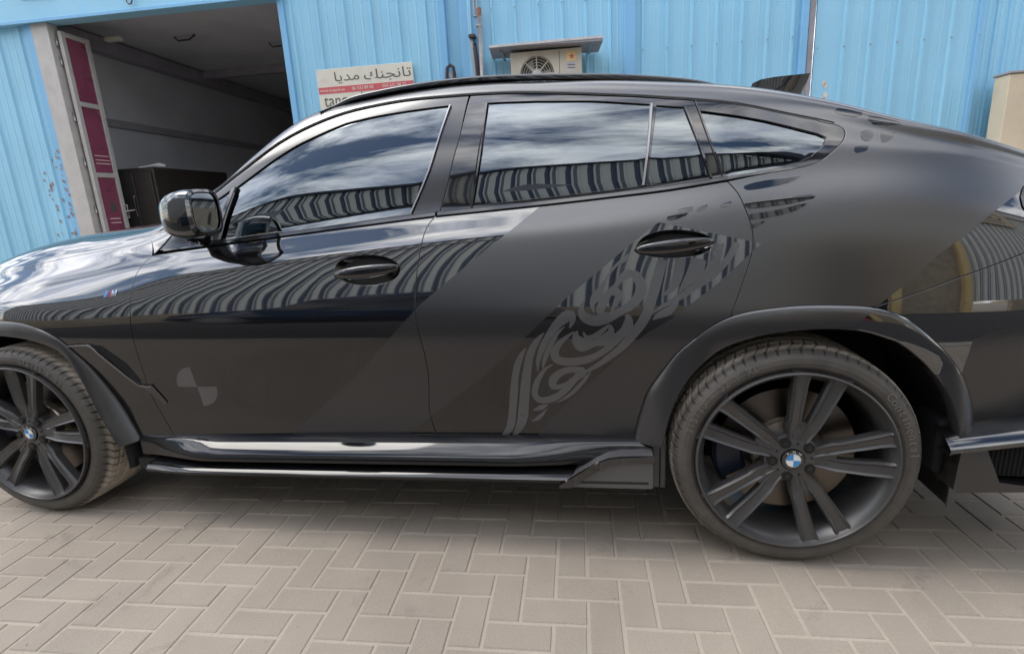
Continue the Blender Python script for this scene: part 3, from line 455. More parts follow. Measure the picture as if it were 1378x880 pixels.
def blue_sheet_material(name, col, dark):
    m, t, b = new_mat(name); geo = N(t, 'ShaderNodeNewGeometry')
    mpn = N(t, 'ShaderNodeMapping'); mpn.inputs['Scale'].default_value = (5, 5, .35); t.links.new(geo.outputs['Position'], mpn.inputs[0])
    n = N(t, 'ShaderNodeTexNoise', in_Scale=2.2, in_Detail=8.0, in_Roughness=.65); t.links.new(mpn.outputs[0], n.inputs['Vector'])
    n2 = N(t, 'ShaderNodeTexNoise', in_Scale=1.1, in_Detail=6.0); t.links.new(geo.outputs['Position'], n2.inputs['Vector'])
    r = N(t, 'ShaderNodeMapRange'); r.inputs[1].default_value = .32; r.inputs[2].default_value = .72; t.links.new(n.outputs['Fac'], r.inputs[0])
    mc = N(t, 'ShaderNodeMix', data_type='RGBA'); t.links.new(r.outputs[0], mc.inputs[0]); mc.inputs[6].default_value = (*col, 1); mc.inputs[7].default_value = (*dark, 1)
    h = N(t, 'ShaderNodeHueSaturation'); t.links.new(mc.outputs[2], h.inputs['Color'])
    t.links.new(math_node(t, 'ADD', math_node(t, 'MULTIPLY', n2.outputs['Fac'], .3), .85), h.inputs['Value']); t.links.new(h.outputs[0], b.inputs['Base Color'])
    b.inputs['Roughness'].default_value = .45; return m
BLUE = blue_sheet_material('sky_blue_painted_sheet', (.275, .57, .765), (.30, .575, .73))
BLUE2 = blue_sheet_material('blue_flashing', (.19, .45, .71), (.22, .47, .69))
PLASTER = simple('garage_plaster', (.50, .50, .52), .8, var=.12, scale=1.5)
CREAMM = simple('cream_metal_frame', (.48, .45, .42), .5, var=.12, scale=6)
CREAMW = simple('cream_wall', (.60, .50, .36), .8, var=.1, scale=3)
WHITEB = simple('white_board', (.66, .62, .52), .5, var=.06, scale=5); REDP = simple('print_red', (.55, .10, .11), .5)
INK = simple('print_ink', (.10, .09, .07), .6); PALEINK = simple('print_pale', (.75, .55, .52), .6)
ACM = simple('air_conditioner_casing', (.56, .50, .40), .5, var=.1, scale=7); ACD = simple('grille_dark', (.05, .05, .045), .6)
GREYB = simple('grey_board', (.30, .28, .30), .6, var=.15, scale=6); PIPEW = simple('white_pipe', (.55, .53, .52), .4, var=.15, scale=12); PIPEK = simple('dark_insulation', (.04, .035, .045), .7, var=.3, scale=20)
BROWN = simple('dark_brown_cabinet', (.030, .023, .019), .5, var=.15, scale=4); STEEL = simple('galvanised_steel', (.35, .35, .34), .4, metal=.7)
YELLOW = simple('yellow_paint', (.80, .58, .26), .5, var=.1, scale=5); NAVY = simple('navy_car_paint', (.012, .022, .055), .08, ior=1.6)
FLOORM = simple('garage_floor', (.20, .18, .16), .7, var=.2, scale=2)
TANB = simple('tan_block', (.42, .34, .24), .85, var=.2, scale=4, bump=.3)
def striped_shed():
    m, t, b = new_mat('striped_shed_sheet'); geo = N(t, 'ShaderNodeNewGeometry'); s = N(t, 'ShaderNodeSeparateXYZ'); t.links.new(geo.outputs['Position'], s.inputs[0])
    f = math_node(t, 'FRACT', math_node(t, 'DIVIDE', s.outputs[0], .30), 0.0)
    k = math_node(t, 'ADD', math_node(t, 'MULTIPLY', math_node(t, 'GREATER_THAN', f, .46), math_node(t, 'LESS_THAN', f, .72)), math_node(t, 'MULTIPLY', math_node(t, 'GREATER_THAN', f, .82), .85))
    mc = N(t, 'ShaderNodeMix', data_type='RGBA'); t.links.new(k, mc.inputs[0]); mc.inputs[6].default_value = (.86, .83, .74, 1); mc.inputs[7].default_value = (.09, .11, .16, 1)
    t.links.new(mc.outputs[2], b.inputs['Base Color']); b.inputs['Roughness'].default_value = .55; return m
STRIPED = striped_shed()

# ================================================================ paved ground
ground = bpy.data.objects.new('ground', None); COL.objects.link(ground); tag(ground, 'beige concrete block paving laid in herringbone', None, None, 'structure')
mesh_obj('sand_bed', [(-60, -60, -.0030), (60, -60, -.0030), (60, 60, -.0030), (-60, 60, -.0030)], [(0, 1, 2, 3)], SANDM, ground)
ANG = R_(3.4); PITCH = .1012; ORG = (-.861, .0725); ca, sa = math.cos(ANG), math.sin(ANG)
def paver_geo(w, h, seed):
    r = random.Random(seed); g = .0041; c = .0038; t = .0
    j = lambda: r.uniform(-.0011, .0011)
    x0, x1, y0, y1 = g+j(), w-g+j(), g+j(), h-g+j()
    V = [(x0, y0, -.02), (x1, y0, -.02), (x1, y1, -.02), (x0, y1, -.02), (x0, y0, -c), (x1, y0, -c), (x1, y1, -c), (x0, y1, -c),
         (x0+c, y0+c, t), (x1-c, y0+c, t), (x1-c, y1-c, t), (x0+c, y1-c, t)]
    return V, [(0, 1, 5, 4), (1, 2, 6, 5), (2, 3, 7, 6), (3, 0, 4, 7), (4, 5, 9, 8), (5, 6, 10, 9), (6, 7, 11, 10), (7, 4, 8, 11), (8, 9, 10, 11)]
pav_meshes = {}
for kind, (w, h) in (('h', (2*PITCH, PITCH)), ('v', (PITCH, 2*PITCH))):
    for q in range(4):
        V, F = paver_geo(w, h, q*7+len(kind)+(50 if kind == 'v' else 0)); me = bpy.data.meshes.new('paver'); me.from_pydata(V, [], F); me.materials.append(PAVER); pav_meshes[kind, q] = me
cells = []
cp = Vector((-.56893, -1.60398, 1.21255)); MI = m4.to_3x3().transposed()
for i in range(-95, 75):
    for j in range(-58, 46):
        d = (i-j) % 4
        if d not in (0, 3): continue
        k = 'h' if d == 0 else 'v'; w, h = (2, 1) if k == 'h' else (1, 2)
        u, v = i*PITCH, j*PITCH; x = ORG[0]+u*ca-v*sa; y = ORG[1]+u*sa+v*ca
        cx, cy = x+(w*ca-h*sa)*PITCH/2, y+(w*sa+h*ca)*PITCH/2
        q = MI @ (Vector((cx, cy, 0))-cp); dep = -q.z; vis = False
        if dep > .1:
            px, py = 689+700*q.x/dep, 440-700*q.y/dep; vis = -25 < px < 1403 and 560 < py < 915 and cy < .75
        cells.append((dep if vis else 99, x, y, k))
cells.sort(key=lambda c: c[0])
near = [c for c in cells if c[0] < 90][:300]; rest = cells[len(near):]
tilt = lambda: random.gauss(0, .0016)
for dep, x, y, k in near:
    o = bpy.data.objects.new('paver', pav_meshes[k, random.randrange(4)]); COL.objects.link(o); o.parent = ground
    o.location = (x, y, random.uniform(-.0012, .0012)); o.rotation_euler = (tilt(), tilt(), ANG+random.gauss(0, .0022))
mb = MB()
for dep, x, y, k in rest:
    V, F = paver_geo(*((2*PITCH, PITCH) if k == 'h' else (PITCH, 2*PITCH)), random.randrange(9999)); dz = random.uniform(-.0012, .0012)
    mb.add([(x+a*ca-b*sa, y+a*sa+b*ca, c+dz) for a, b, c in V], F)
tag(mb.obj('paver_field', PAVER, ground), kind='stuff')
ASPHALT, t_, b_ = new_mat('dark_asphalt'); rand_var(t_, b_, [(.042, .041, .042), (.048, .047, .047)], noise=60, amp=.3, rough=.9, bump=.6, big=.6)  # unseen dark lane, added so the lower body mirrors darker ground
o = mesh_obj('added_dark_lane', [(-40, -6.2, .002), (40, -6.2, .002), (40, -.98+40*.0594, .002), (-40, -.98-40*.0594, .002)], [(0, 1, 2, 3)], ASPHALT, None); tag(o, 'dark asphalt lane added out of view to darken the ground mirrored in the car', None, None, 'structure')
kb = bpy.data.objects.new('kerb', None); COL.objects.link(kb); tag(kb, 'grey concrete edge stones between paving and asphalt', None, None, 'structure')
KM = simple('kerb_concrete', (.30, .28, .25), .85, var=.15, scale=9, bump=.3); V_, F_ = MB().box((0, -.05, -.02), (.496, .05, .012), bev=.006).V, None
kme = MB().box((0, -.05, -.02), (.496, .05, .012), bev=.006); k0 = kme.obj('kerb_stone', KM, kb)
for q in range(-11, 9):
    k_ = k0 if q == -11 else k0.copy()
    if q > -11: COL.objects.link(k_); k_.parent = kb
    k_.location = (q*.5*ca-.98*-sa*0, -.98+q*.5*sa, 0); k_.rotation_euler = (0, 0, ANG)
# a few crumbs of cement and small pebbles on the paving
mb = MB()
for _ in range(90):
    x, y = random.uniform(-2.9, .9), random.uniform(-.9, .3); r = random.choice([.0018, .0025, .004])
    P = [(x+r*a*random.uniform(.6, 1.2), y+r*b*random.uniform(.6, 1.2), .0005+r*c) for a, b, c in ((1, 0, 0), (0, 1, 0), (-1, 0, 0), (0, -1, 0), (.2, .1, .9))]
    mb.add(P, [(0, 1, 4), (1, 2, 4), (2, 3, 4), (3, 0, 4)])
o = mb.obj('cement_crumbs', SANDM, None); tag(o, 'scattered pale crumbs of cement lying on the beige paving', 'crumbs', None, 'stuff')
# ================================================================ blue steel shed behind the car (local frame: x along the wall, -y towards the car)
WA = math.atan(.066); WLOC = (0, 4.3, 0)
def wthing(name, label, cat, group=None): return empty(name, label, cat, group, WLOC, WA)
shed = wthing('steel_shed', 'sky blue corrugated steel shed with a tall open garage doorway', 'shed')
def sheet(x0, x1, z0, z1, rib0, pitch, par, mat=BLUE, yb=0.0, depth=.021, w=.020, name='corrugated_sheet', minor=True):
    """trapezoid ribbed sheet facing -y"""
    prof = [(x0, 0)]
    x = rib0
    while x < x1-.03:
        if x > x0+.03:
            prof += [(x-w, 0), (x-w*.45, -depth), (x+w*.45, -depth), (x+w, 0)]
            if minor:
                for k in (1/3, 2/3):
                    q = x+pitch*k
                    if q < x1-.03: prof += [(q-.012, 0), (q, -.004), (q+.012, 0)]
        x += pitch
    prof.append((x1, 0)); prof = [p for i, p in enumerate(prof) if i == 0 or p[0] > prof[i-1][0]+1e-4]
    V = []; F = []
    zs = [z0, z1]
    for px, py in prof:
        for z in zs: V.append((px, yb+py, z))
    n = len(prof)
    for i in range(n-1): F.append((2*i, 2*i+2, 2*i+3, 2*i+1))
    b = len(V)
    V += [(x0, yb+.02, z0), (x1, yb+.02, z0), (x1, yb+.02, z1), (x0, yb+.02, z1)]; F += [(b, b+3, b+2, b+1)]
    return mesh_obj(name, V, F, mat, par)
sheet(-9.6, -7.02, 0, 3.46, -9.4, .285, shed)                              # left of the doorway
sheet(-3.93, -2.27, 0, 4.6, -3.86, .29, shed)                              # with the sign
sheet(-2.20, -2.05, 0, 4.6, -2.0, .29, shed, yb=.03)
sheet(-1.86, -.40, 0, 4.6, -1.72, .237, shed, yb=-.004)                    # behind the air conditioner
sheet(-.29, 1.27, 0, 4.6, -.215, .237, shed)
sheet(1.42, 2.86, 0, 4.6, 1.44, .237, shed, yb=-.006)
sheet(2.87, 6.5, 0, 4.6, 2.93, .11, shed, yb=.05, depth=.014, w=.014)
def wbox(name, a, b, mat, par, bev=.004): return MB().box(a, b, bev=bev).obj(name, mat, par)
for (a, b, y) in ((-2.27, -2.20, -.05), (-2.05, -1.86, -.05), (-.40, -.29, -.055), (1.27, 1.335, -.05), (2.84, 2.885, -.035)):
    wbox('corner_flashing', (a, y, 0), (b, .06, 4.6), BLUE2, shed)
wbox('flashing_strip', (1.345, -.03, 0), (1.40, .06, 4.6), GREYB, shed)
wbox('flashing_strip', (-1.965, -.068, 0), (-1.925, -.051, 4.6), BLUE, shed)
wbox('door_header', (-9.6, -.09, 3.43), (-3.93, .10, 4.6), BLUE, shed)
wbox('header_lip', (-9.6, -.105, 3.415), (-3.95, -.092, 3.452), BLUE2, shed)
wbox('door_jamb', (-7.02, -.03, 0), (-6.93, .10, 3.43), BLUE2, shed)
wbox('door_jamb', (-3.995, -.03, 0), (-3.93, .12, 3.43), BLUE2, shed)
wbox('door_post', (-6.928, -.04, 0), (-6.72, .09, 3.43), CREAMM, shed)
# peeling paint and small rust marks near the left jamb
mb = MB(); r_ = random.Random(3)
for _ in range(46):
    x = r_.choice([r_.uniform(-7.28, -7.06), r_.uniform(-7.01, -6.95)]); z = r_.uniform(1.0, 2.1); s = r_.uniform(.008, .028); y = -.0335 if x > -7.02 else -.0045
    P = [(x+s*math.cos(k*1.05+r_.random()*.5)*r_.uniform(.5, 1), y, z+s*1.3*math.sin(k*1.05)*r_.uniform(.5, 1)) for k in range(6)]
    mb.add(P, [tuple(range(6))])
tag(mb.obj('peeling_paint', simple('rusty_bare_metal', (.30, .24, .24), .7, var=.4, scale=40), shed), kind='stuff')
mb = MB()
for (px, pz) in ((1.532, 2.19), (1.545, 2.165), (1.552, 2.08), (1.537, 2.04), (1.522, 2.01), (1.552, 2.035)):
    P = [(px+.03*math.cos(k*.9)*r_.uniform(.5, 1), -.0335 if abs(px-1.44-round((px-1.44)/.237)*.237) < .03 else -.0085, pz+.035*math.sin(k*.9)*r_.uniform(.6, 1)) for k in range(7)]; mesh_obj('paint_patch', P, [tuple(range(7))], WHITEB, shed)
# row of screws on the ribs, one at each rib as on the sheets
for (x0, n, z) in ((-.215, 7, 2.62), (1.44, 7, 2.50), (-1.72, 6, 3.12)):
    mb = MB()
    for k in range(n):
        V, F = tube([(x0+k*.237, -.03, z), (x0+k*.237, -.036, z)], .008, 8); mb.add(V, F)
    tag(mb.obj('screw_heads', STEEL, shed), kind='stuff')
# hook on the header
V, F = tube([(-5.63, -.115, 3.56), (-5.63, -.12, 3.51), (-5.61, -.12, 3.485), (-5.585, -.12, 3.485), (-5.565, -.12, 3.51), (-5.565, -.115, 3.56)], .007, 8)
mesh_obj('door_hook', V, F, RIMM, shed, True)
V, F = tube([(-6.9, -.1, 3.66), (-6.5, -.1, 3.64)], .008, 6); mesh_obj('header_bar', V, F, RIMM, shed, True)
# garage interior
gi = MB(); gi.box((-7.3, .1, -.02), (-7.2, 11, 3.62)); gi.obj('garage_side_wall', PLASTER, shed)
MB().box((-3.92, .13, -.02), (-3.80, 11, 3.62)).obj('garage_side_wall', PLASTER, shed)
MB().box((-7.3, 11, -.02), (-3.8, 11.1, 3.62)).obj('garage_back_wall', PLASTER, shed)
MB().box((-7.3, .1, 3.62), (-3.8, 11.1, 3.7)).obj('garage_ceiling', PLASTER, shed)
MB().box((-7.2, .1, -.001), (-3.92, 11, .004)).obj('garage_floor', FLOORM, shed)
wbox('ceiling_beam', (-7.2, .12, 3.42), (-7.04, 10.9, 3.60), GREYB, shed)
wbox('wall_rail', (-7.2, .9, 2.50), (-7.16, 10.9, 2.60), GREYB, shed)
wbox('cross_beam', (-7.04, 3.0, 3.5), (-3.92, 3.12, 3.619), GREYB, shed)
for (x, y) in ((-6.2, 1.3), (-5.2, 1.9), (-4.6, 3.6)):
    V, F = tube([(x, y, 3.6), (x+.05, y, 3.55), (x+.2, y+.02, 3.56), (x+.3, y, 3.6)], .012, 6); mesh_obj('ceiling_cable', V, F, RIMM, shed, True)
for (x, y, z) in ((-6.62, .75, 3.44),): wbox('ceiling_lamp', (x-.1, y-.04, z), (x+.1, y+.04, z+.04), WHITEB, shed)
# cabinet inside
cab = empty('storage_cabinet', 'dark brown cabinet standing inside the garage', 'cabinet', None, (-6.95, 5.2, 0), WA)
wbox('body', (-.25, -.75, 0), (.55, .75, 1.90), BROWN, cab, .01); wbox('door', (-.22, -.775, .06), (.26, -.752, 1.84), BROWN, cab, .006)
wbox('door', (.27, -.775, .06), (.52, -.752, 1.84), BROWN, cab, .006)
V, F = tube([(.24, -.78, 1.3), (.24, -.80, 1.3), (.24, -.80, 1.55), (.24, -.78, 1.55)], .006, 6); mesh_obj('handle', V, F, STEEL, cab, True)
dev = empty('white_device', 'small white device lying on top of the dark brown cabinet', 'device', None, (-6.55, 4.75, 1.905), .3)
V, F = tube([(-.2, 0, .02), (-.05, 0, .035), (.06, 0, .04), (.12, .02, .03)], [.012, .02, .035, .02], 8); mesh_obj('body', V, F, PIPEW, dev, True)
wbox('base', (-.24, -.03, 0), (.0, .03, .012), ACD, dev, .002)
# folded glazed door leaf with magenta film, swung inwards at the left post
def door_leaf(x, y0, y1, label):
    d = wthing('glazed_door_leaf', label, 'door')
    z0, z1 = .02, 3.36; fr = .055; t = .045
    for a, b, c, e_ in ((y0, y0+fr, z0, z1), (y1-fr, y1, z0, z1)): wbox('door_stile', (x-t/2, a, c), (x+t/2, b, e_), CREAMM, d)
    rails = [z0, .92, 1.77, 2.57, z1-fr]
    for q in rails: wbox('door_rail', (x-t/2+.002, y0+fr+.001, q), (x+t/2-.002, y1-fr-.001, q+fr), CREAMM, d)
    for a, b in zip(rails[:-1], rails[1:]): wbox('door_pane', (x-.006, y0+fr+.002, a+fr+.001), (x+.006, y1-fr-.002, b-.001), SHOP_GLASS, d, 0)
    # pale print on the panes
    Mx = Matrix(((0, 0, 1, x+.0075), (1, 0, 0, y0+.11), (0, 1, 0, 0), (0, 0, 0, 1)))
    for q in (2.02, 1.97, 1.93): MB().box((x+.0065, y0+.10, q), (x+.0075, y0+.30, q+.010)).obj('print_line', PALEINK, d)
    V = [(x+.0075, y0+.20+.055*math.cos(k/12*6.283)*(1 if k % 2 else .7), 1.42+.07*math.sin(k/12*6.283)) for k in range(12)]; mesh_obj('print_motif', V, [tuple(range(12))], INK, d)
    for q in (1.27, 1.22): MB().box((x+.0065, y0+.12, q), (x+.0075, y0+.27, q+.012)).obj('print_line', PALEINK, d)
    for q in (.5, 1.35, 1.9, 2.4, 3.0, 3.2):
        V, F = tube([(x-.045, y0+.0, q), (x-.045, y0, q+.09)], .013, 8); mesh_obj('hinge', V, F, STEEL, d, True)
    V, F = tube([(x+.03, y1-.03, 1.28), (x+.07, y1-.03, 1.28), (x+.07, y1-.03, 1.44), (x+.03, y1-.03, 1.44)], .008, 6); mesh_obj('handle', V, F, CREAMM, d, True)
    V, F = tube([(x+.03, y1-.03, 1.36), (x+.16, y1-.02, 1.37)], .008, 6); mesh_obj('handle', V, F, CREAMM, d, True)
    return d
door_leaf(-6.66, .03, .40, 'cream framed door leaf with magenta panes folded at the left post')
d2 = wthing('glazed_door_leaf', 'cream framed door leaf edge folded at the right jamb', 'door')
wbox('door_stile', (-4.06, .13, .02), (-4.01, .175, 2.40), CREAMM, d2); wbox('door_stile', (-4.06, .46, .02), (-4.01, .50, 2.40), CREAMM, d2)
wbox('door_rail', (-4.06, .176, 2.352), (-4.01, .459, 2.40), CREAMM, d2); wbox('door_pane', (-4.04, .177, .06), (-4.03, .458, 2.35), simple('dusty_glass', (.16, .14, .12), .3), d2, 0)
# ---- sign
sg = wthing('shop_sign', 'cream shop sign with Arabic lettering and a red band on the blue wall', 'sign')
wbox('board', (-3.65, -.045, 2.10), (-2.585, -.028, 2.70), WHITEB, sg, .003)
wbox('band', (-3.645, -.0475, 2.455), (-2.59, -.0452, 2.520), REDP, sg, 0)
def wm(x, z, y=-.0485, sx=1, sz=1): return Matrix(((sx, 0, 0, x), (0, 0, -1, y), (0, sz, 0, z), (0, 0, 0, 1)))
text_mesh('\ufeda\ufee8\ufea0\ufee7\ufe8e\ufe97', .135, INK, sg, wm(-3.128, 2.565, -.0470, 1.42, 1.0))
text_mesh('\ufe8e\ufef3\ufeaa\ufee3', .135, INK, sg, wm(-3.465, 2.572, -.0470, 1.35, .95))
text_mesh('\ufeaa\ufef3\ufe8d\ufeaf', .062, PALEINK, sg, wm(-3.63, 2.58, -.0470, 1.0, 1))
text_mesh('tangenk', .165, INK, sg, wm(-3.60, 2.325, -.0470, .95, 1.1))
text_mesh('www.tangenk.ae', .042, WHITEB, sg, wm(-3.63, 2.475, -.0485)); text_mesh('06 533 89 08', .045, WHITEB, sg, wm(-3.27, 2.475, -.0485)); text_mesh('050 631 98 23', .045, WHITEB, sg, wm(-2.93, 2.475, -.0485))
# ---- air conditioner with its shade board
ac = wthing('air_conditioner', 'beige outdoor air conditioner unit under a grey shade board', 'air conditioner')
X0, X1, Y0, Y1, Z0, Z1 = -1.515, -.83, -.37, -.10, 2.06, 2.612; FX, FZ, FR = -1.262, 2.405, .165
# casing front with a round fan opening
k = 40; ring = [(FX+FR*math.cos(2*math.pi*i/k), FZ+FR*math.sin(2*math.pi*i/k)) for i in range(k)]
outer = []
for i in range(k):
    a = 2*math.pi*i/k; c, s = math.cos(a), math.sin(a); tt = 1e9
    if c > 1e-6: tt = min(tt, (X1-FX)/c)
    if c < -1e-6: tt = min(tt, (X0-FX)/c)
    if s > 1e-6: tt = min(tt, (Z1-FZ)/s)
    if s < -1e-6: tt = min(tt, (Z0-FZ)/s)
    outer.append((FX+c*tt, FZ+s*tt))
corners = [(X1, Z1), (X0, Z1), (X0, Z0), (X1, Z0)]
for cx_, cz_ in corners:
    j = min(range(k), key=lambda i: (outer[i][0]-cx_)**2+(outer[i][1]-cz_)**2); outer[j] = (cx_, cz_)
V = [(x, Y0, z) for x, z in ring]+[(x, Y0, z) for x, z in outer]+[(x, Y0+.05, z) for x, z in ring]
F = [(i, (i+1) % k, (i+1) % k+k, i+k) for i in range(k)]+[(i, i+2*k, (i+1) % k+2*k, (i+1) % k) for i in range(k)]
mb = MB().add(V, F)
mb.add([(X0, Y0, Z0), (X1, Y0, Z0), (X1, Y0, Z1), (X0, Y0, Z1), (X0, Y1, Z0), (X1, Y1, Z0), (X1, Y1, Z1), (X0, Y1, Z1)], [(0, 4, 5, 1), (1, 5, 6, 2), (2, 6, 7, 3), (3, 7, 4, 0), (4, 7, 6, 5)])
mb.obj('casing', ACM, ac)
mesh_obj('fan_recess', [(x, Y0+.051, z) for x, z in ring], [tuple(range(k))], ACD, ac)
for rr in (.055, .08, .105, .13, .152):
    V, F = tube([(FX+rr*math.cos(i/32*6.2832), Y0-.004, FZ+rr*math.sin(i/32*6.2832)) for i in range(33)], .0022, 5, False); mesh_obj('guard_ring', V, F, ACM, ac, True)
for i in range(8):
    a = i*math.pi/4+math.pi/2; V, F = tube([(FX+.03*math.cos(a), Y0-.006, FZ+.03*math.sin(a)), (FX+.168*math.cos(a), Y0-.006, FZ+.168*math.sin(a))], .006, 5); mesh_obj('guard_spoke', V, F, ACM, ac, True)
V, F = tube([(FX, Y0-.002, FZ), (FX, Y0-.014, FZ)], .045, 24); mesh_obj('fan_cap', V, F, PIPEW, ac, True, sharp=40)
for i in range(3):
    a = i*2.0944; P = [(FX+r*math.cos(a+d), Y0+.03+.015*(d > 0), FZ+r*math.sin(a+d)) for r, d in ((.04, 0), (.145, -.25), (.145, .35), (.05, .6))]; mesh_obj('fan_blade', P, [(0, 1, 2, 3)], GREYB, ac)
wbox('casing_seam', (-1.045, Y0-.0012, Z0+.01), (-1.040, Y0-.0002, Z1-.01), ACD, ac, 0)
wbox('service_label', (-.975, Y0-.002, 2.50), (-.885, Y0-.0005, 2.585), YELLOW, ac, 0); wbox('service_label', (-.975, Y0-.002, 2.41), (-.885, Y0-.0005, 2.495), PIPEW, ac, 0)
text_mesh('\u2605', .07, REDP, ac, wm(-.957, 2.515, Y0-.0026)); wbox('label_line', (-.967, Y0-.0028, 2.46), (-.893, Y0-.0021, 2.468), INK, ac, 0); wbox('label_line', (-.967, Y0-.0028, 2.435), (-.893, Y0-.0021, 2.443), INK, ac, 0)
for x in (X0+.1, X1-.1): wbox('wall_bracket', (x-.02, Y0+.02, Z0-.03), (x+.02, -.03, Z0-.001), STEEL, ac)
bd = wthing('shade_board', 'grey flat board fixed to the blue wall above the air conditioner', 'board')
V = [(-1.70, -.50, 2.655), (-.635, -.50, 2.628), (-.655, -.035, 2.648), (-1.735, -.035, 2.67)]; V = [(x, y, z-.012) for x, y, z in V]+[(x, y, z+.010) for x, y, z in V]
mesh_obj('board', V, [(3, 2, 1, 0), (4, 5, 6, 7), (0, 1, 5, 4), (1, 2, 6, 5), (2, 3, 7, 6), (3, 0, 4, 7)], GREYB, bd)
wbox('edge_trim', (-1.70, -.506, 2.640), (-.635, -.502, 2.662), PIPEW, bd, 0)
for x in (-1.6, -.75): wbox('board_bracket', (x-.012, -.4, 2.62), (x+.012, -.05, 2.634), STEEL, bd, 0)
# ---- pipes
pp = wthing('drain_pipe', 'tall white plastic pipe on the blue wall left of the air conditioner', 'pipe')
V, F = tube([(-1.845, -.10, 0), (-1.845, -.10, 2.5), (-1.835, -.10, 3.09)], .020, 12); mesh_obj('pipe', V, F, PIPEW, pp, True)
V, F = tube([(-1.836, -.10, 3.05), (-1.835, -.10, 3.12)], .024, 12); mesh_obj('pipe_cap', V, F, simple('rust_cap', (.25, .12, .08), .7), pp, True, sharp=40)
for z in (2.2, 2.95): wbox('pipe_clip', (-1.872, -.123, z), (-1.818, -.05, z+.02), STEEL, pp)
pk = wthing('insulated_pipe', 'dark insulated pipe bundle beside the tall white pipe', 'pipe')
for dx_, z, r in ((-.035, 2.80, .022), (-.065, 2.86, .016), (-.015, 2.70, .014)):
    V, F = tube([(-1.86+dx_*.6, -.10, 0), (-1.86+dx_*.6, -.105, 2.4), (-1.865+dx_, -.10, z-.05), (-1.875+dx_, -.07, z)], r, 10); mesh_obj('pipe', V, F, PIPEK if dx_ > -.05 else GREYB, pk, True)
wbox('pipe_cap', (-1.955, -.13, 2.855), (-1.885, -.05, 2.885), ACD, pk)
pe = wthing('bent_pipe', 'short bent grey pipe stub looping out of the blue wall', 'pipe')
V, F = tube([(-2.215, -.09, 0), (-2.215, -.09, 2.53), (-2.205, -.09, 2.60), (-2.17, -.09, 2.625), (-2.14, -.09, 2.60), (-2.132, -.09, 2.53), (-2.130, -.09, 2.3)], .017, 12); mesh_obj('pipe', V, F, PIPEK, pe, True)
V, F = tube([(-2.165, -.10, 2.0), (-2.165, -.10, 2.56)], .020, 12); mesh_obj('sleeve', V, F, PIPEW, pe, True)
st = wthing('wall_latch', 'weathered grey latch high on the blue wall flashing', 'latch')
for a, b, c, d_ in ((-1.90, -1.885, 3.07, 3.3), (-1.87, -1.855, 3.1, 3.3), (-1.90, -1.855, 3.06, 3.075)): wbox('bar', (a, -.062, c), (b, -.052, d_), STEEL, st, .001)
# ---- cream boundary wall at the right
bw = wthing('boundary_wall', 'plain cream rendered wall at the right of the blue shed', 'wall')
wbox('wall', (2.985, -.30, 0), (7.2, -.12, 2.10), CREAMW, bw, .008); wbox('coping', (2.975, -.315, 2.101), (7.2, -.105, 2.122), GREYB, bw, .004)

# ================================================================ yard opposite (behind the camera, mirrored in paint and glass)
op = empty('striped_shed', 'grey and cream striped steel shed across the yard, mirrored in the paint', 'shed', None, (0, -6.4, 0), 0)
prof = []; x = -16.0
while x < 14: prof += [(x, 0), (x+.13, 0), (x+.15, .035), (x+.28, .035)]; x += .30
V = [(a, b, z) for a, b in prof for z in (.95, 5.699)]; F = [(2*i+2, 2*i, 2*i+1, 2*i+3) for i in range(len(prof)-1)]
tag(mesh_obj('corrugated_sheets', V, F, STRIPED, op), kind='stuff')
wbox('plinth', (-16, -.2, 0), (1.4, .05, .95), TANB, op); wbox('plinth', (6.8, -.2, 0), (14, .05, .95), TANB, op)
wbox('gutter', (-16, .0, 6.36), (14, .10, 6.44), simple('gutter_grey', (.06, .07, .09), .5), op)
wbox('eaves_beam', (-16, .0, 5.70), (14, .12, 5.82), GREYB, op)
V = [(a, b*.6, z) for a, b in prof for z in (5.821, 6.359)]; tag(mesh_obj('parapet_sheets', V, F, STRIPED, op), kind='stuff')
wbox('fascia_board', (3.3, .13, 4.7), (8.6, .20, 5.9), simple('tan_board', (.62, .50, .36), .6), op)
text_mesh('Classids\u00ae', .80, INK, op, Matrix(((-1, 0, 0, 8.2), (0, 0, 1, .206), (0, 1, 0, 5.15), (0, 0, 0, 1))), bold=.01)
for q in (4.98, 4.83): wbox('sign_line', (3.9, .2005, q), (8.1, .204, q+.05), INK, op, 0)
for a in (1.5, 3.1, 4.9): wbox('door_frame', (a, .04, 0), (a+.22, .24, 3.0), YELLOW, op)
wbox('door_frame', (1.5, .04, 3.0), (5.12, .24, 3.2), YELLOW, op); wbox('doorway', (1.72, -.2, 0), (3.1, .036, 3.0), DARK, op); wbox('door_panel', (3.32, -.2, 0), (4.9, .036, 3.0), TANB, op)
V = [(2.2, .30, .35), (3.0, .30, .35), (2.6, .30, 1.0)]; rs = empty('red_stand', 'red triangular board standing before the opposite doorway', 'board', None, (0, -6.1, 0))
mesh_obj('panel', [(2.2, 0, .0), (3.0, 0, 0), (2.75, 0, .75), (2.2, .02, .0), (3.0, .02, 0), (2.75, .02, .75)], [(0, 2, 1), (3, 4, 5), (0, 1, 4, 3), (1, 2, 5, 4), (2, 0, 3, 5)], REDP, rs)
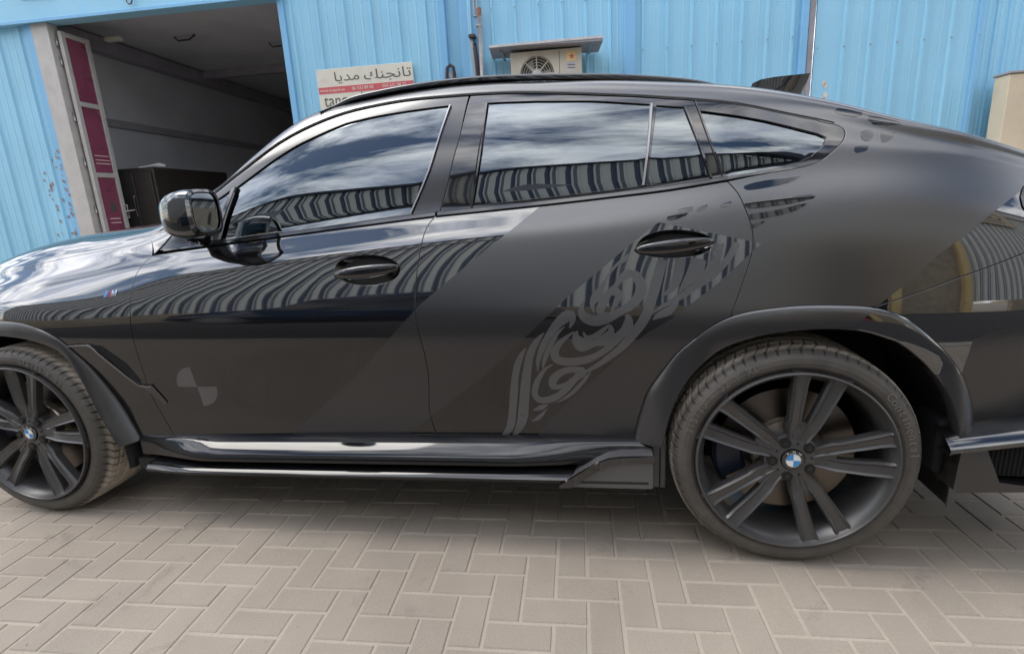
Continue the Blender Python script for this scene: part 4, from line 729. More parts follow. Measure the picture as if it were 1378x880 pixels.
# parked dark hatchback opposite
pc = empty('parked_car', 'dark navy car parked across the yard, mirrored in the front door', 'car', None, (-3.6, -4.7, 0), 0)
st_ = [(-2.2, .35, .62, .55), (-2.05, .28, .80, .80), (-1.3, .26, 1.0, .88), (-.95, .26, 1.05, .9), (-.35, .26, 1.42, .72), (.3, .26, 1.50, .70), (1.2, .26, 1.47, .70), (1.85, .26, 1.10, .85), (2.05, .28, .95, .84), (2.15, .35, .70, .6)]
rings = []
for x, zb, zt, w in st_:
    zs = min(.95, zt-.05); wl = .90 if abs(x) < 2 else .75
    rings.append([(x, -wl+.1, zb), (x, -wl, zb+.15), (x, -wl, .7 if zt > .75 else zt-.1), (x, -wl+.05, zs), (x, -w, zt-.04), (x, -w+.15, zt), (x, w-.15, zt), (x, w, zt-.04), (x, wl-.05, zs), (x, wl, .7 if zt > .75 else zt-.1), (x, wl, zb+.15), (x, wl-.1, zb)])
V, F = grid(rings, cv=True); F += [tuple(range(12))[::-1], tuple(range(len(V)-12, len(V)))]
mesh_obj('body', V, F, NAVY, pc, True, sharp=35)
V = [(-.85, .875, 1.0), (1.75, .862, 1.02), (1.2, .715, 1.38), (-.3, .735, 1.36)]; mesh_obj('side_window', [(x, y+.02, z) for x, y, z in V], [(0, 1, 2, 3)], simple('dark_glass', (.01, .01, .012), .05), pc)
for x in (-1.35, 1.35):
    for y in (-.72, .72):
        V, F = tube([(x, y, .33), (x, y+(.2 if y > 0 else -.2), .33)], .33, 32); w = mesh_obj('wheel', V, F, TYRE_TXT, pc, True, sharp=40)
        V, F = tube([(x, y+(.2 if y > 0 else -.2), .33), (x, y+(.215 if y > 0 else -.215), .33)], .21, 24); mesh_obj('rim', V, F, STEEL, w, True, sharp=40)
# ================================================================ the car
car = empty('car', 'black coupe SUV with matt vinyl stripes and dark alloy wheels on the paving', 'car')
VC = VK[-1]; GX = np.linspace(-3.86, 1.085, 496); GV = np.linspace(0, VC, 330)
GT = np.zeros((len(GX), len(GV), 2))
for i_, x_ in enumerate(GX):
    p_ = section(float(x_)); fy_ = cubic(VK, [q[0] for q in p_]); fz_ = cubic(VK, [q[1] for q in p_])
    GT[i_, :, 0] = [fy_(float(v)) for v in GV]; GT[i_, :, 1] = [fz_(float(v)) for v in GV]
def _w(f): return np.stack([-f*(f-1)*(f-2)/6, (f+1)*(f-1)*(f-2)/2, -(f+1)*f*(f-2)/2, (f+1)*f*(f-1)/6], -1)
def SU(x, v):
    """surface point(s) (vectorised); v beyond VC runs down the far side"""
    x = np.asarray(x, float); v = np.asarray(v, float); mir = v > VC; w = np.where(mir, 2*VC-v, v)
    a = (x-GX[0])/(GX[1]-GX[0]); b = w/(GV[1]-GV[0])
    i = np.clip(a.astype(int), 1, len(GX)-3); j = np.clip(b.astype(int), 1, len(GV)-3); wa = _w(a-i); wb = _w(b-j)
    r = np.zeros(x.shape+(2,))
    for p in range(4):
        for q in range(4): r += (wa[..., p]*wb[..., q])[..., None]*GT[i-1+p, j-1+q]
    y = np.where(mir, 2-r[..., 0], r[..., 0])
    return np.stack([x, y, r[..., 1]], -1)
def SN(x, v):
    e = .006; x = np.asarray(x, float); v = np.asarray(v, float)
    n = np.cross(SU(x+e, v)-SU(x-e, v), SU(x, v+e)-SU(x, v-e)); return n/np.maximum(np.linalg.norm(n, axis=-1, keepdims=True), 1e-9)
def VZ(x, z):
    x = np.asarray(x, float); z = np.asarray(z, float); lo = np.zeros_like(x); hi = np.full_like(x, VC)
    for _ in range(24):
        m = (lo+hi)/2; up_ = SU(x, m)[..., 2] < z; lo = np.where(up_, m, lo); hi = np.where(up_, hi, m)
    return (lo+hi)/2
def to_uv(poly):
    out = []
    for p in poly:
        if len(p) == 3: out.append((p[1], p[2]))
        else: out.append((p[0], float(VZ(p[0], p[1]))))
    return out
def resample(p, step):
    r = []; n = len(p)
    for i in range(n):
        a, b = np.array(p[i]), np.array(p[(i+1) % n]); d = np.linalg.norm(b-a); k = max(1, int(math.ceil(d/step)))
        for t in range(k): r.append(a+(b-a)*t/k)
    q = [r[0]]
    for s in r[1:]:
        if np.linalg.norm(s-q[-1]) > .0012: q.append(s)
    if np.linalg.norm(q[0]-q[-1]) < .0012: q.pop()
    return np.array(q)
def area(p): x, y = p[:, 0], p[:, 1]; return .5*float(np.sum(x*np.roll(y, -1)-np.roll(x, -1)*y))
def inset_poly(p, d):
    """move a ccw polygon inwards by d (negative: outwards)"""
    a = np.roll(p, 1, 0); b = np.roll(p, -1, 0); e1 = p-a; e2 = b-p
    e1 /= np.maximum(np.linalg.norm(e1, axis=1, keepdims=True), 1e-9); e2 /= np.maximum(np.linalg.norm(e2, axis=1, keepdims=True), 1e-9)
    n1 = np.stack([-e1[:, 1], e1[:, 0]], 1); n2 = np.stack([-e2[:, 1], e2[:, 0]], 1); n = n1+n2; l = np.linalg.norm(n, axis=1, keepdims=True)
    n = n/np.maximum(l, .35); k = 1/np.maximum((n*n1).sum(1, keepdims=True), .55); return p+n*d*np.minimum(k, 1.6), n
def inside(pts, poly):
    x, y = pts[:, 0][:, None], pts[:, 1][:, None]; a = poly; b = np.roll(poly, -1, 0)
    c = ((a[:, 1] > y) != (b[:, 1] > y)); xi = (b[:, 0]-a[:, 0])*(y-a[:, 1])/np.where(b[:, 1] == a[:, 1], 1e-12, b[:, 1]-a[:, 1])+a[:, 0]
    return (np.sum(c & (x < xi), 1) % 2) == 1
def dist_poly(pts, poly):
    a = poly; b = np.roll(poly, -1, 0); d = np.full(len(pts), 9.0)
    for s, t in zip(a, b):
        e = t-s; l = max(float(e@e), 1e-12); u = np.clip(((pts-s)@e)/l, 0, 1); q = s+u[:, None]*e; d = np.minimum(d, np.linalg.norm(pts-q, axis=1))
    return d
FAR = []
def panel(name, poly, mat, parent=None, holes=(), off=0.0, step=.03, inset=.002, flange=.012, far=True, bulge=None, uv=False, bstep=.012, round_=.0025):
    """sheet-metal panel cut out of the body surface along poly, its edges rolled inwards"""
    parent = parent or car
    out = resample(poly if uv else to_uv(poly), bstep); out = out if area(out) > 0 else out[::-1]
    loops = []
    p, n = inset_poly(out, inset); loops.append((p, n))
    for h in holes:
        q = resample(h if uv else to_uv(h), bstep); q = q if area(q) < 0 else q[::-1]; p_, n_ = inset_poly(q, inset); loops.append((p_, n_))
    allp = np.concatenate([l[0] for l in loops]); x0, y0 = allp.min(0); x1, y1 = allp.max(0)
    gx, gy = np.meshgrid(np.arange(math.floor(x0/step)*step, x1, step), np.arange(math.floor(y0/step)*step, y1, step), indexing='ij'); g = np.stack([gx.ravel(), gy.ravel()], 1)
    ok = inside(g, loops[0][0])
    for l in loops[1:]: ok &= ~inside(g, l[0])
    g = g[ok]
    if len(g):
        d = np.full(len(g), 9.0)
        for l in loops: d = np.minimum(d, dist_poly(g, l[0]))
        g = g[d > step*.30]
    pts = np.concatenate([l[0] for l in loops]+[g]) if len(g) else allp
    edges = []; b = 0
    for l in loops:
        k = len(l[0]); edges += [(b+i, b+(i+1) % k) for i in range(k)]; b += k
    vo, eo, fo, ov, oe, of = delaunay_2d_cdt([Vector(map(float, q)) for q in pts], edges, [], 0, 1e-6)
    vo = np.array([tuple(v) for v in vo]); fo = np.array([f for f in fo if len(f) == 3]); cen = vo[fo].mean(1)
    keep = inside(cen, loops[0][0])
    for l in loops[1:]: keep &= ~inside(cen, l[0])
    fo = fo[keep]; a3 = vo[fo]; ar = (a3[:, 1, 0]-a3[:, 0, 0])*(a3[:, 2, 1]-a3[:, 0, 1])-(a3[:, 2, 0]-a3[:, 0, 0])*(a3[:, 1, 1]-a3[:, 0, 1])
    fo = [tuple(f) if s > 0 else tuple(f[::-1]) for f, s in zip(fo.tolist(), ar) if abs(s) > 1e-9]
    P = SU(vo[:, 0], vo[:, 1]); Nn = SN(vo[:, 0], vo[:, 1]); o_ = np.full((len(vo), 1), off)
    if bulge is not None: o_ = o_+bulge(P)[:, None]
    P = P+Nn*o_
    V = [tuple(q) for q in P]; NN = [tuple(q) for q in Nn]; F = list(fo)
    if bulge is not None: NN = None
    # rolled edge: a small rounded lip, then a flange going in
    for p_, n_ in loops:
        k = len(p_); B = SU(p_[:, 0], p_[:, 1]); BN = SN(p_[:, 0], p_[:, 1]); bo = off
        if bulge is not None: bo = off+bulge(B)[:, None]
        O = SU(p_[:, 0]-n_[:, 0]*.004, p_[:, 1]-n_[:, 1]*.004)-SU(p_[:, 0], p_[:, 1]); O -= (O*BN).sum(1, keepdims=True)*BN; O /= np.maximum(np.linalg.norm(O, axis=1, keepdims=True), 1e-9)
        rr = min(round_, flange*.4); rows = []; nr = []
        for t in (0, 45, 90): c, s = math.cos(R_(t)), math.sin(R_(t)); rows.append(B+BN*(bo-rr+rr*c)+O*rr*s*.5); nr.append(BN*c+O*s)
        rows.append(B+BN*(bo-flange)+O*rr*.5); nr.append(O)
        base = len(V)
        for r, q in zip(rows, nr):
            V += [tuple(a) for a in r]
            if NN is not None: NN += [tuple(a) for a in q]
        for j in range(3):
            for i in range(k): F.append((base+j*k+i, base+(j+1)*k+i, base+(j+1)*k+(i+1) % k, base+j*k+(i+1) % k))
    o = mesh_obj(name, V, F, mat, parent, True, normals=NN)
    if far: FAR.append(o)
    return o
def decal(name, poly, mat, parent, off=.0009, bstep=.02, step=.03): return panel(name, poly, mat, parent, off=off, inset=0, flange=.0008, far=False, bstep=bstep, step=step, round_=.0003)
def SP(x, z, off=0.0):
    v = float(VZ(x, z)); p = SU(x, v); n = SN(x, v); return p+n*off
def sm(k, n=3): return smooth_poly(T[k], n)
def rev(l): return list(reversed(l))
K = 1.535    # v of the joint between side frame and roof skin
def vline(x0, x1, v, n=40): return [('v', x0+(x1-x0)*i/n, v) for i in range(n+1)]
XF = -2.975
archF = T['archFo'][:-1]; archFm = rev([(2*XF-x, z) for x, z in archF]); archFfull = smooth_poly(archF+[(XF, .861)]+archFm, 3)      # from rear foot over the top to front foot
archR = sm('archRo')
# ---- front wing
panel('front_wing', rev(sm('shutF'))+[(-2.3044, 1.1416)]+smooth_poly(T['hoodseam']+[(-3.35, 1.0), (-3.7, .90)], 3)[1:]+[(-3.84, .83), (-3.84, .40), (-3.47, .36)]+rev(archFfull)[1:-1]+[(-2.478, .335)], PAINT)
# ---- doors
fd = panel('front_door', sm('shutF')+[(-2.20, .336), (-1.21, .362)]+sm('shutB')+smooth_poly(T['seambot'][5:], 3), PAINT, holes=[sm_closed(T['handleF'], 3)])
T['shutRfoot'] = [p for p in archR if p[0] < -.212][::-1]
rd = panel('rear_door', rev(sm('shutB'))+[(-1.18, .364), (-.52, .388)]+rev(T['shutRfoot'])+rev(smooth_poly(T['shutR'], 3))+smooth_poly(T['seambot'][:6], 3), PAINT, holes=[sm_closed(T['handleR'], 3)])
# ---- quarter panel with the roof side rail
archRtop = [p for p in archR if -.205 < p[0] < .165]
qp = panel('side_frame', vline(-2.26, 1.07, K, 50)+[(1.07, .98), (.85, 1.035)]+rev(smooth_poly(T['bumperseam'], 3))+rev(archRtop)+rev(smooth_poly(T['shutR'], 3))
      +rev(T['seamend'])[0:1]+rev(smooth_poly(T['seamtop'][-2:]+T['seamend'], 3))[1:]+rev(smooth_poly(T['seamtop'], 3))+[(-2.18, 1.185)], PAINT, step=.02)
panel('rear_bumper', smooth_poly(T['bumperseam'], 3)+[(.85, 1.03), (1.07, .975), (1.07, .46)]+rev(T['bumperbot'])+rev([p for p in archR if p[0] > .165]), PAINT)
# ---- roof, windscreen, bonnet
def both(a): return a+[('v', p[1], 2*VC-p[2]) for p in rev(a)]
panel('roof_skin', both(vline(.62, -1.56, K, 40)), PAINT, far=False, step=.05)
panel('windscreen', both(vline(-1.57, -2.22, K, 20)), GLASS, far=False, off=-.004, step=.05)
panel('rear_hatch', both(vline(1.07, .63, K, 10)), PAINT, far=False, step=.05)
hs = [('v', p[0], float(VZ(*p))+.004) for p in smooth_poly([(-2.235, 1.205), (-2.27, 1.165)]+T['hoodseam']+[(-3.35, 1.0), (-3.7, .90)], 3)]
panel('bonnet', both(hs), PAINT, far=False, step=.04)
# ---- door window frames and glass
GF = sm_closed(T['glassF'], 1); GVt = T['glassV']; GR = T['glassR']; GQ = T['glassQ']; GC = T['glassC']
def belt(off, i0, i1): return [(x, z+off) for x, z in T['seambot'][i0:i1]]
BT = .017
top = T['seamtop']
iB = [p for p in top if p[0] < -1.06]; iR = [p for p in top if -1.02 < p[0] < -.29]; iC = [p for p in top if p[0] > -.31]
pfs = smooth_poly([(-2.24, 1.13), (-2.18, 1.18)]+iB+[(-1.0424, 1.5870)], 3)
pf = panel('front_window_frame', pfs+rev(T['shutBup'])[1:]+[(-1.1405, 1.1960)]+smooth_poly([(x, z+BT) for x, z in T['seambot'][5:]], 3), FRAME, holes=[T['glassF'], T['glassV']], off=-.004)
pr = panel('rear_window_frame', [(-1.0375, 1.5870)]+smooth_poly(iR, 3)+[(-.3035, 1.493)]+smooth_poly(T['shutRup'], 3)+smooth_poly([(x, z+BT) for x, z in T['seambot'][:6]], 3)+rev(T['shutBup'])[-1:]+T['shutBup'][1:], GLOSS, holes=[T['glassR'], T['glassQ']], off=-.004)
pq = panel('quarter_window_frame', [(-.296, 1.4925)]+smooth_poly(iC+T['seamend'][:-1], 3)+[(-.0936, 1.2575), (-.2164, 1.2440)]+rev(smooth_poly(T['shutRup'], 3)), GLOSS, holes=[T['glassC']], off=-.002)
def glass(name, poly): return panel(name, poly, GLASS, off=-.010, inset=-.006, flange=.004, step=.04)
glass('front_window', T['glassF']); glass('front_quarter_light', T['glassV']); glass('rear_window', T['glassR']); glass('rear_door_quarter_light', T['glassQ']); glass('quarter_window', T['glassC'])
# inner dark rim printed round the quarter glass
def strip(name, line, w, mat, off0, off1, parent=car, n=3):
    """raised moulding along a line on the body surface"""
    L_ = np.array(smooth_poly(line, n)); v = VZ(L_[:, 0], L_[:, 1]); uv = np.stack([L_[:, 0], v], 1)
    t = np.gradient(uv, axis=0); t /= np.linalg.norm(t, axis=1, keepdims=True); nn = np.stack([-t[:, 1], t[:, 0]], 1); rows = []
    for s, o in ((-1, off0), (-1, off1-.35*(off1-off0)), (-.72, off1), (.72, off1), (1, off1-.35*(off1-off0)), (1, off0)):
        q = uv+nn*w/2*s; rows.append(SU(q[:, 0], q[:, 1])+SN(q[:, 0], q[:, 1])*o)
    P = np.stack(rows, 1); V, F = grid([[tuple(c) for c in r] for r in P]); F = [f[::-1] for f in F]
    F += [tuple(range(6)), tuple(range(len(V)-1, len(V)-7, -1))]
    o = mesh_obj(name, V, F, mat, parent, True, sharp=50); FAR.append(o); return o
strip('belt_moulding', [(x, z+.0085) for x, z in T['seambot'][5:-1]]+[(-2.23, 1.102)], .015, GLOSS, -.006, .006)
strip('belt_moulding', [(x, z+.0085) for x, z in T['seambot'][:5]]+[(-1.138, 1.1858)], .015, GLOSS, -.006, .006)
strip('window_divider', T['barF'], .007, BRIGHT, -.008, .004); strip('window_divider', T['barR'], .009, BRIGHT, -.008, .004)
strip('window_divider', T['barF0'], .022, GLOSS, -.008, .005); strip('window_divider', T['barR0'], .007, GLOSS, -.006, .001); strip('window_divider', T['barQ'], .008, GLOSS, -.006, .002)
strip('roof_gutter', [(x, z+.004) for x, z in top], .006, RUBBER_SEAL, -.010, .002)
# small body panel closing the gap at the foot of the front pillar
panel('cowl_corner', [(-2.306, 1.1416), (-2.268, 1.176), (-2.232, 1.214), (-2.178, 1.190), (-2.236, 1.134), (-2.279, 1.094)], PAINT, inset=0)
for k_ in ('gs1', 'gs2', 'gs3', 'gs4', 'gs5', 'gs6', 'gs7', 'gs8', 'gs9'): decal('gloss_streak', sm_closed(T[k_], 2), GLOSS, qp, off=.0008)
for k_ in ('gt1', 'gt2', 'gt3', 'gt4'): decal('gloss_streak', sm_closed(T[k_], 2), GLOSS, rd, off=.0008)
# ---- wheel-arch cladding: rings standing proud and turning into the wheelhouse
def arch(name, inner, outer, n=60):
    def par(p, n): 
        p = np.array(p); d = np.r_[0, np.cumsum(np.linalg.norm(np.diff(p, axis=0), axis=1))]; u = np.linspace(0, d[-1], n); return np.stack([np.interp(u, d, p[:, 0]), np.interp(u, d, p[:, 1])], 1)
    I, O = par(smooth_poly(inner, 3), n), par(smooth_poly(outer, 3), n); rows = []
    for i in range(n):
        a, b = I[i], O[i]; row = []
        vb = float(VZ(b[0], b[1])); pb = SU(b[0], vb); nb = SN(b[0], vb)
        ya = min(float(SU(a[0], float(VZ(a[0], a[1])))[1])-.010, .018)
        row.append(tuple(pb-nb*.012)); row.append(tuple(pb+nb*.003)); 
        e = pb+nb*.006
        for t in (.06, .3, .55, .8, .94, 1.0):
            x = b[0]+(a[0]-b[0])*t; z = b[1]+(a[1]-b[1])*t; s = .5*t+.5*(1-(1-t)**1.6)
            y = e[1]*(1-s)+ya*s-.004*math.sin(math.pi*t); row.append((x, y, z))
        d = np.array([I[i][0]-O[i][0], I[i][1]-O[i][1]]); d /= max(np.linalg.norm(d), 1e-6)
        row += [(a[0]+d[0]*.003, ya+.004, a[1]+d[1]*.003), (a[0]+d[0]*.003, ya+.05, a[1]+d[1]*.003), (a[0]-d[0]*.01, ya+.055, a[1]-d[1]*.01)]
        rows.append(row)
    V, F = grid(rows); c = np.array(V); 
    o = mesh_obj(name, V, F, PAINT if 'rear' in name else CLAD, car, True, sharp=45); FAR.append(o); return I
archFi = T['archFi'][:-1]; aFi = archFi+[(XF, .8035)]+rev([(2*XF-x, z) for x, z in archFi])
IR = arch('rear_arch_cladding', T['archRi'], T['archRo']); IF = arch('front_arch_cladding', aFi, archF+[(XF, .861)]+archFm)
def flipcheck(o):
    me = o.data; n = sum((p.normal.y*p.area for p in me.polygons))
    if n > 0: me.flip_normals()
for o in list(car.children):
    if 'arch_cladding' in o.name: flipcheck(o)
def wheelhouse(name, I):
    rows = []
    foot0, foot1 = (I[0][0]-(.0 if I[0][0] < I[-1][0] else 0), .22), (I[-1][0], .22)
    L_ = [tuple(foot0)]+[tuple(p) for p in I]+[tuple(foot1)]; c = (sum(p[0] for p in L_)/len(L_), .37)
    for y, s in ((.045, 1.0), (.06, 1.03), (.45, 1.03)): rows.append([(c[0]+(x-c[0])*s, y, c[1]+(z-c[1])*s if z > .3 else z) for x, z in L_])
    V, F = grid(rows); b = len(L_)*2; F.append(tuple(range(b, b+len(L_))))
    o = mesh_obj(name, V, F, DARK, car, True, sharp=40); FAR.append(o)
wheelhouse('rear_wheelhouse', IR); wheelhouse('front_wheelhouse', IF)
# ---- side skirt
def prof_mesh(name, xs, prof, mat, closed=True, smooth=True, sharp=35, parent=car):
    rows = [[(x+q[2] if len(q) > 2 else x, q[0], q[1]) for q in prof(x)] for x in xs]; V, F = grid(rows, cv=closed); n = len(rows[0])
    F = [f[::-1] for f in F]
    if closed: F += [tuple(range(n)), tuple(range(len(V)-1, len(V)-n-1, -1))]
    o = mesh_obj(name, V, F, mat, parent, smooth, sharp=sharp); FAR.append(o); return o
xs_ = list(np.linspace(-2.47, -.435, 46))
dz = lambda x: .026*(x+1.5)
def upper(x):
    e = smooth(-2.47, -2.1, x)*(1-.55*smooth(-.95, -.55, x)); d = dz(x)
    P = [(.12, .385+d), (.078, .382+d), (.062, .374+d)]+[(.060-.055*e*math.sin(math.pi*t*.62), .372+d-.070*t) for t in (.12, .25, .4, .55, .7, .82, .92)]
    y = P[-1][0]; return P+[(y+.012, .300+d), (.09, .298+d), (.12, .34+d)]
prof_mesh('skirt_upper', xs_, upper, SKIRT)
def lower(x):
    d = dz(x); e = smooth(-2.47, -2.2, x)
    return [(.12, .30+d), (.075, .296+d), (.062, .286+d), (.040-.0*e, .2845+d), (.030-.014*e, .2815+d), (.022-.020*e, .275+d), (.016-.024*e, .266+d), (.016-.024*e, .256+d), (.024-.02*e, .248+d), (.04, .243+d), (.12, .243+d)]
prof_mesh('skirt_blade', list(np.linspace(-2.42, -.445, 46)), lower, SKIRT)
FN = [(-.742, .262), (-.735, .272), (-.62, .352), (-.575, .372), (-.535, .379), (-.432, .386), (-.432, .270), (-.46, .268)]
V, F = extrude_poly(FN, 'y', -.008, .09); o = mesh_obj('skirt_fin', V, [f[::-1] for f in F], SATIN, car); FAR.append(o)
FE = [(-.742, .262), (-.737, .274), (-.62, .356), (-.575, .376), (-.535, .383), (-.430, .390), (-.430, .368), (-.53, .361), (-.565, .354), (-.605, .336), (-.70, .266)]
V, F = extrude_poly(FE, 'y', -.020, -.0081); o = mesh_obj('fin_edge', V, [f[::-1] for f in F], GLOSS, car); FAR.append(o)
MB().box((-.43, .05, .24), (-.385, .12, .43), bev=.004).obj('skirt_end', CLAD, car)
# ---- rear bumper foot: glossy strip, winglet, splitter
mb = MB(); V, F = grid([[(x, .085, z+.012), (x, .055, z+.006), (x, .02, z-.008), (x, -.004, z-.024), (x, -.010, z-.034), (x, -.004, z-.046), (x, .06, z-.05)] for x, z in ((.412, .468), (.43, .474), (.50, .486), (.60, .504), (.8, .52), (1.05, .535))]); mesh_obj('bumper_strip', V, [f[::-1] for f in F], PAINT_STRIP, car, True)
V, F = extrude_poly([(.442, .436), (.508, .441), (.552, .340), (.62, .332), (1.0, .345), (1.0, .325), (.62, .312), (.445, .302), (.436, .31)], 'y', -.004, .10); mesh_obj('winglet', V, [f[::-1] for f in F], FRAME, car)
rows = []
MB().box((.50, .03, .345), (1.0, .12, .455)).obj('bumper_insert', DARK, car)
mb = MB()
for k in range(11): mb.add(*tube([(.53+k*.012, .026, .35+.0), (.53+k*.012, .026, .45)], .0022, 5))
mb.obj('insert_mesh', DARK, car)
MB().box((.42, .07, .32), (.47, .20, .50), bev=.01).obj('wheelhouse_end', DARK, car)
# ---- tail light wrapping round the rear corner
decal('tail_light', T['taillight']+[(.70, 1.095), (.95, 1.03), (1.02, 1.05), (.95, 1.11), (.70, 1.19)], simple('tail_light_smoked', (.012, .003, .004), .05, ior=1.7), car, off=.003, step=.04)
# ---- fender vent: black recess, bright strip, black blade across the joint
decal('vent_recess', T['ventdark'], DARK, car, off=.0012)
strip('vent_strip', T['vent'], .007, BRIGHT, -.004, .008, n=2)
decal('vent_blade', T['ventend'], GLOSS, car, off=.004)
# ---- badges and vinyl graphics
def quarter_wedge(cx, cz, r, a0):
    P = [(cx, cz)]+[(cx+r*math.cos(R_(a0+i*9)), cz+r*math.sin(R_(a0+i*9))) for i in range(11)]; return P
decal('vinyl_roundel_quarter', quarter_wedge(-2.1615, .575, .085, 90), SATIN, fd); decal('vinyl_roundel_quarter', quarter_wedge(-2.1615, .575, .085, 270), SATIN, fd)
bx, bz = T['badge'][0]; bz += .004
for i, (m_, a, b) in enumerate(((M_LB, 0, .011), (M_NV, .012, .019), (M_RD, .020, .028))):
    decal('badge_stripe', [(bx+a, bz-.011), (bx+b, bz-.011), (bx+b+.006, bz+.013), (bx+a+.006, bz+.013)], m_, car, off=.002)
decal('badge_letter', [(bx+.030, bz-.010), (bx+.036, bz+.014), (bx+.042, bz+.014), (bx+.045, bz+.003), (bx+.053, bz+.016), (bx+.059, bz+.016), (bx+.056, bz-.008), (bx+.050, bz-.008), (bx+.052, bz+.003), (bx+.045, bz-.008), (bx+.041, bz-.009), (bx+.039, bz+.002), (bx+.036, bz-.010)], CHROME, car, off=.002)
def stroke(pts, k_=0):
    A_ = np.array([(p[0], p[1]) for p in pts]); w = np.array([p[2] for p in pts])
    v = VZ(A_[:, 0], A_[:, 1]); uv = np.stack([A_[:, 0], v], 1); t = np.gradient(uv, axis=0); t /= np.maximum(np.linalg.norm(t, axis=1, keepdims=True), 1e-9); nn = np.stack([-t[:, 1], t[:, 0]], 1)
    rows = [SU(*(uv+nn*w[:, None]*s).T)+SN(*(uv+nn*w[:, None]*s).T)*(.0008+.00006*k_) for s in (-.5, -.25, 0, .25, .5)]
    ns = [SN(*(uv+nn*w[:, None]*s).T) for s in (-.5, -.25, 0, .25, .5)]
    P = np.stack(rows, 1); V, F = grid([[tuple(c) for c in r] for r in P]); F = [f[::-1] for f in F]
    return V, F, np.stack(ns, 1).reshape(-1, 3)
for k_, s_ in enumerate(STROKES):
    V, F, nn = stroke(s_, k_); mesh_obj('vinyl_stroke', V, F, SATIN, rd, True, normals=nn)
# ---- door handles: bowl pressed into the door and a lozenge bar
def handle(key, par):
    hp = np.array(sm_closed(T[key], 3)); c = hp.mean(0); rows = []
    for s, d in ((1.03, -.003), (.93, -.014), (.75, -.026), (.5, -.034), (.22, -.037)):
        rows.append([tuple(SP(float(c[0]+(p[0]-c[0])*s), float(c[1]+(p[1]-c[1])*s), d)) for p in hp])
    V, F = grid(rows, cv=True); F.append(tuple(range(len(V)-len(hp), len(V)))); o = mesh_obj('handle_bowl', V, F, GLOSS, par, True, sharp=60)
    x0, x1 = hp[:, 0].min()-.006, hp[:, 0].max()+.004; rows = []; n = 27
    zc = lambda x: c[1]-.004+(x-c[0])*.085
    for i in range(n):
        t = i/(n-1); x = x0+(x1-x0)*t; e = (math.sin(math.pi*t))**.42; hz = .0015+.0200*e; out = .004+.024*math.sin(math.pi*t)**.6
        p = SP(x, zc(x), 0); row = []
        for a in range(16):
            th = a/16*2*math.pi; row.append((x, float(p[1])-out-.012*e*math.cos(th)+.004, zc(x)+hz*math.sin(th)+.004*e*math.cos(th)))
        rows.append(row)
    V, F = grid(rows, cv=True); F += [tuple(range(16)), tuple(range(len(V)-1, len(V)-17, -1))]; mesh_obj('handle_bar', V, F, GLOSS, par, True)
    xr = x1-.052; V, F = tube([(xr, float(SP(xr, zc(xr))[1])-.012, zc(xr)-.010), (xr, float(SP(xr, zc(xr))[1])+.02, zc(xr)-.012)], .013, 10); mesh_obj('handle_foot', V, F, GLOSS, par, True, sharp=40)
handle('handleF', fd); handle('handleR', rd)
# ---- roof rail
RL_ = smooth_poly([(-1.628, .335, 1.580), (-1.576, .36, 1.606), (-1.507, .36, 1.628), (-1.409, .36, 1.640), (-1.281, .36, 1.650), (-1.126, .36, 1.655), (-.977, .36, 1.653), (-.816, .36, 1.643), (-.61, .36, 1.626), (-.454, .36, 1.607), (-.302, .36, 1.582), (-.205, .35, 1.553), (-.150, .335, 1.527)], 4)
rows = []
for i, (x, y, z) in enumerate(RL_):
    t = i/(len(RL_)-1); h = .004+.016*min(1, 8*t, 8*(1-t)); rows.append([(x, y+a, z+b) for a, b in ((-.014, -h), (-.017, -h*.4), (-.015, -.003), (-.009, 0), (.009, 0), (.015, -.003), (.017, -h*.4), (.014, -h))])
V, F = grid(rows, cv=True); F += [tuple(range(8)), tuple(range(len(V)-1, len(V)-9, -1))]; o = mesh_obj('roof_rail', V, F, GLOSS, car, True, sharp=60); o.data.flip_normals(); FAR.append(o)
# ---- shark fin aerial
fin = [(.02, .0), (.235, .0), (.245, .055), (.286, .125), (.165, .122), (.085, .112), (.045, .07)]
fz = 1.535
V = []; lv = []
for s, wy in ((0, 1.0), (.35, .8), (.75, .35), (1.0, .08)):
    x0, x1 = .00+.055*s, .235+.05*s; z = fz-.02*(1-s)+.128*s
    lv.append([(x0+(x1-x0)*u, 1.0+.032*wy*w*(math.sin(math.pi*min(max(u, .04), .93)))**.5, z-.004*s*(1-u)-(.016*max(0, .20-u)*5*s)+.018*s) for u, w in ((0, 0), (.15, 1), (.4, 1), (.7, 1), (.95, 1), (1, 0), (.95, -1), (.7, -1), (.4, -1), (.15, -1))])
V, F = grid(lv, cv=True); F.append(tuple(range(len(V)-10, len(V)))); o = mesh_obj('aerial_fin', V, F, GLOSS, car, True, sharp=50)
V, F = extrude_poly([(.012, fz-.03), (.25, fz-.03), (.242, fz-.012), (.02, fz-.004)], 'y', .955, 1.045); mesh_obj('aerial_base', V, F, CLAD, car)
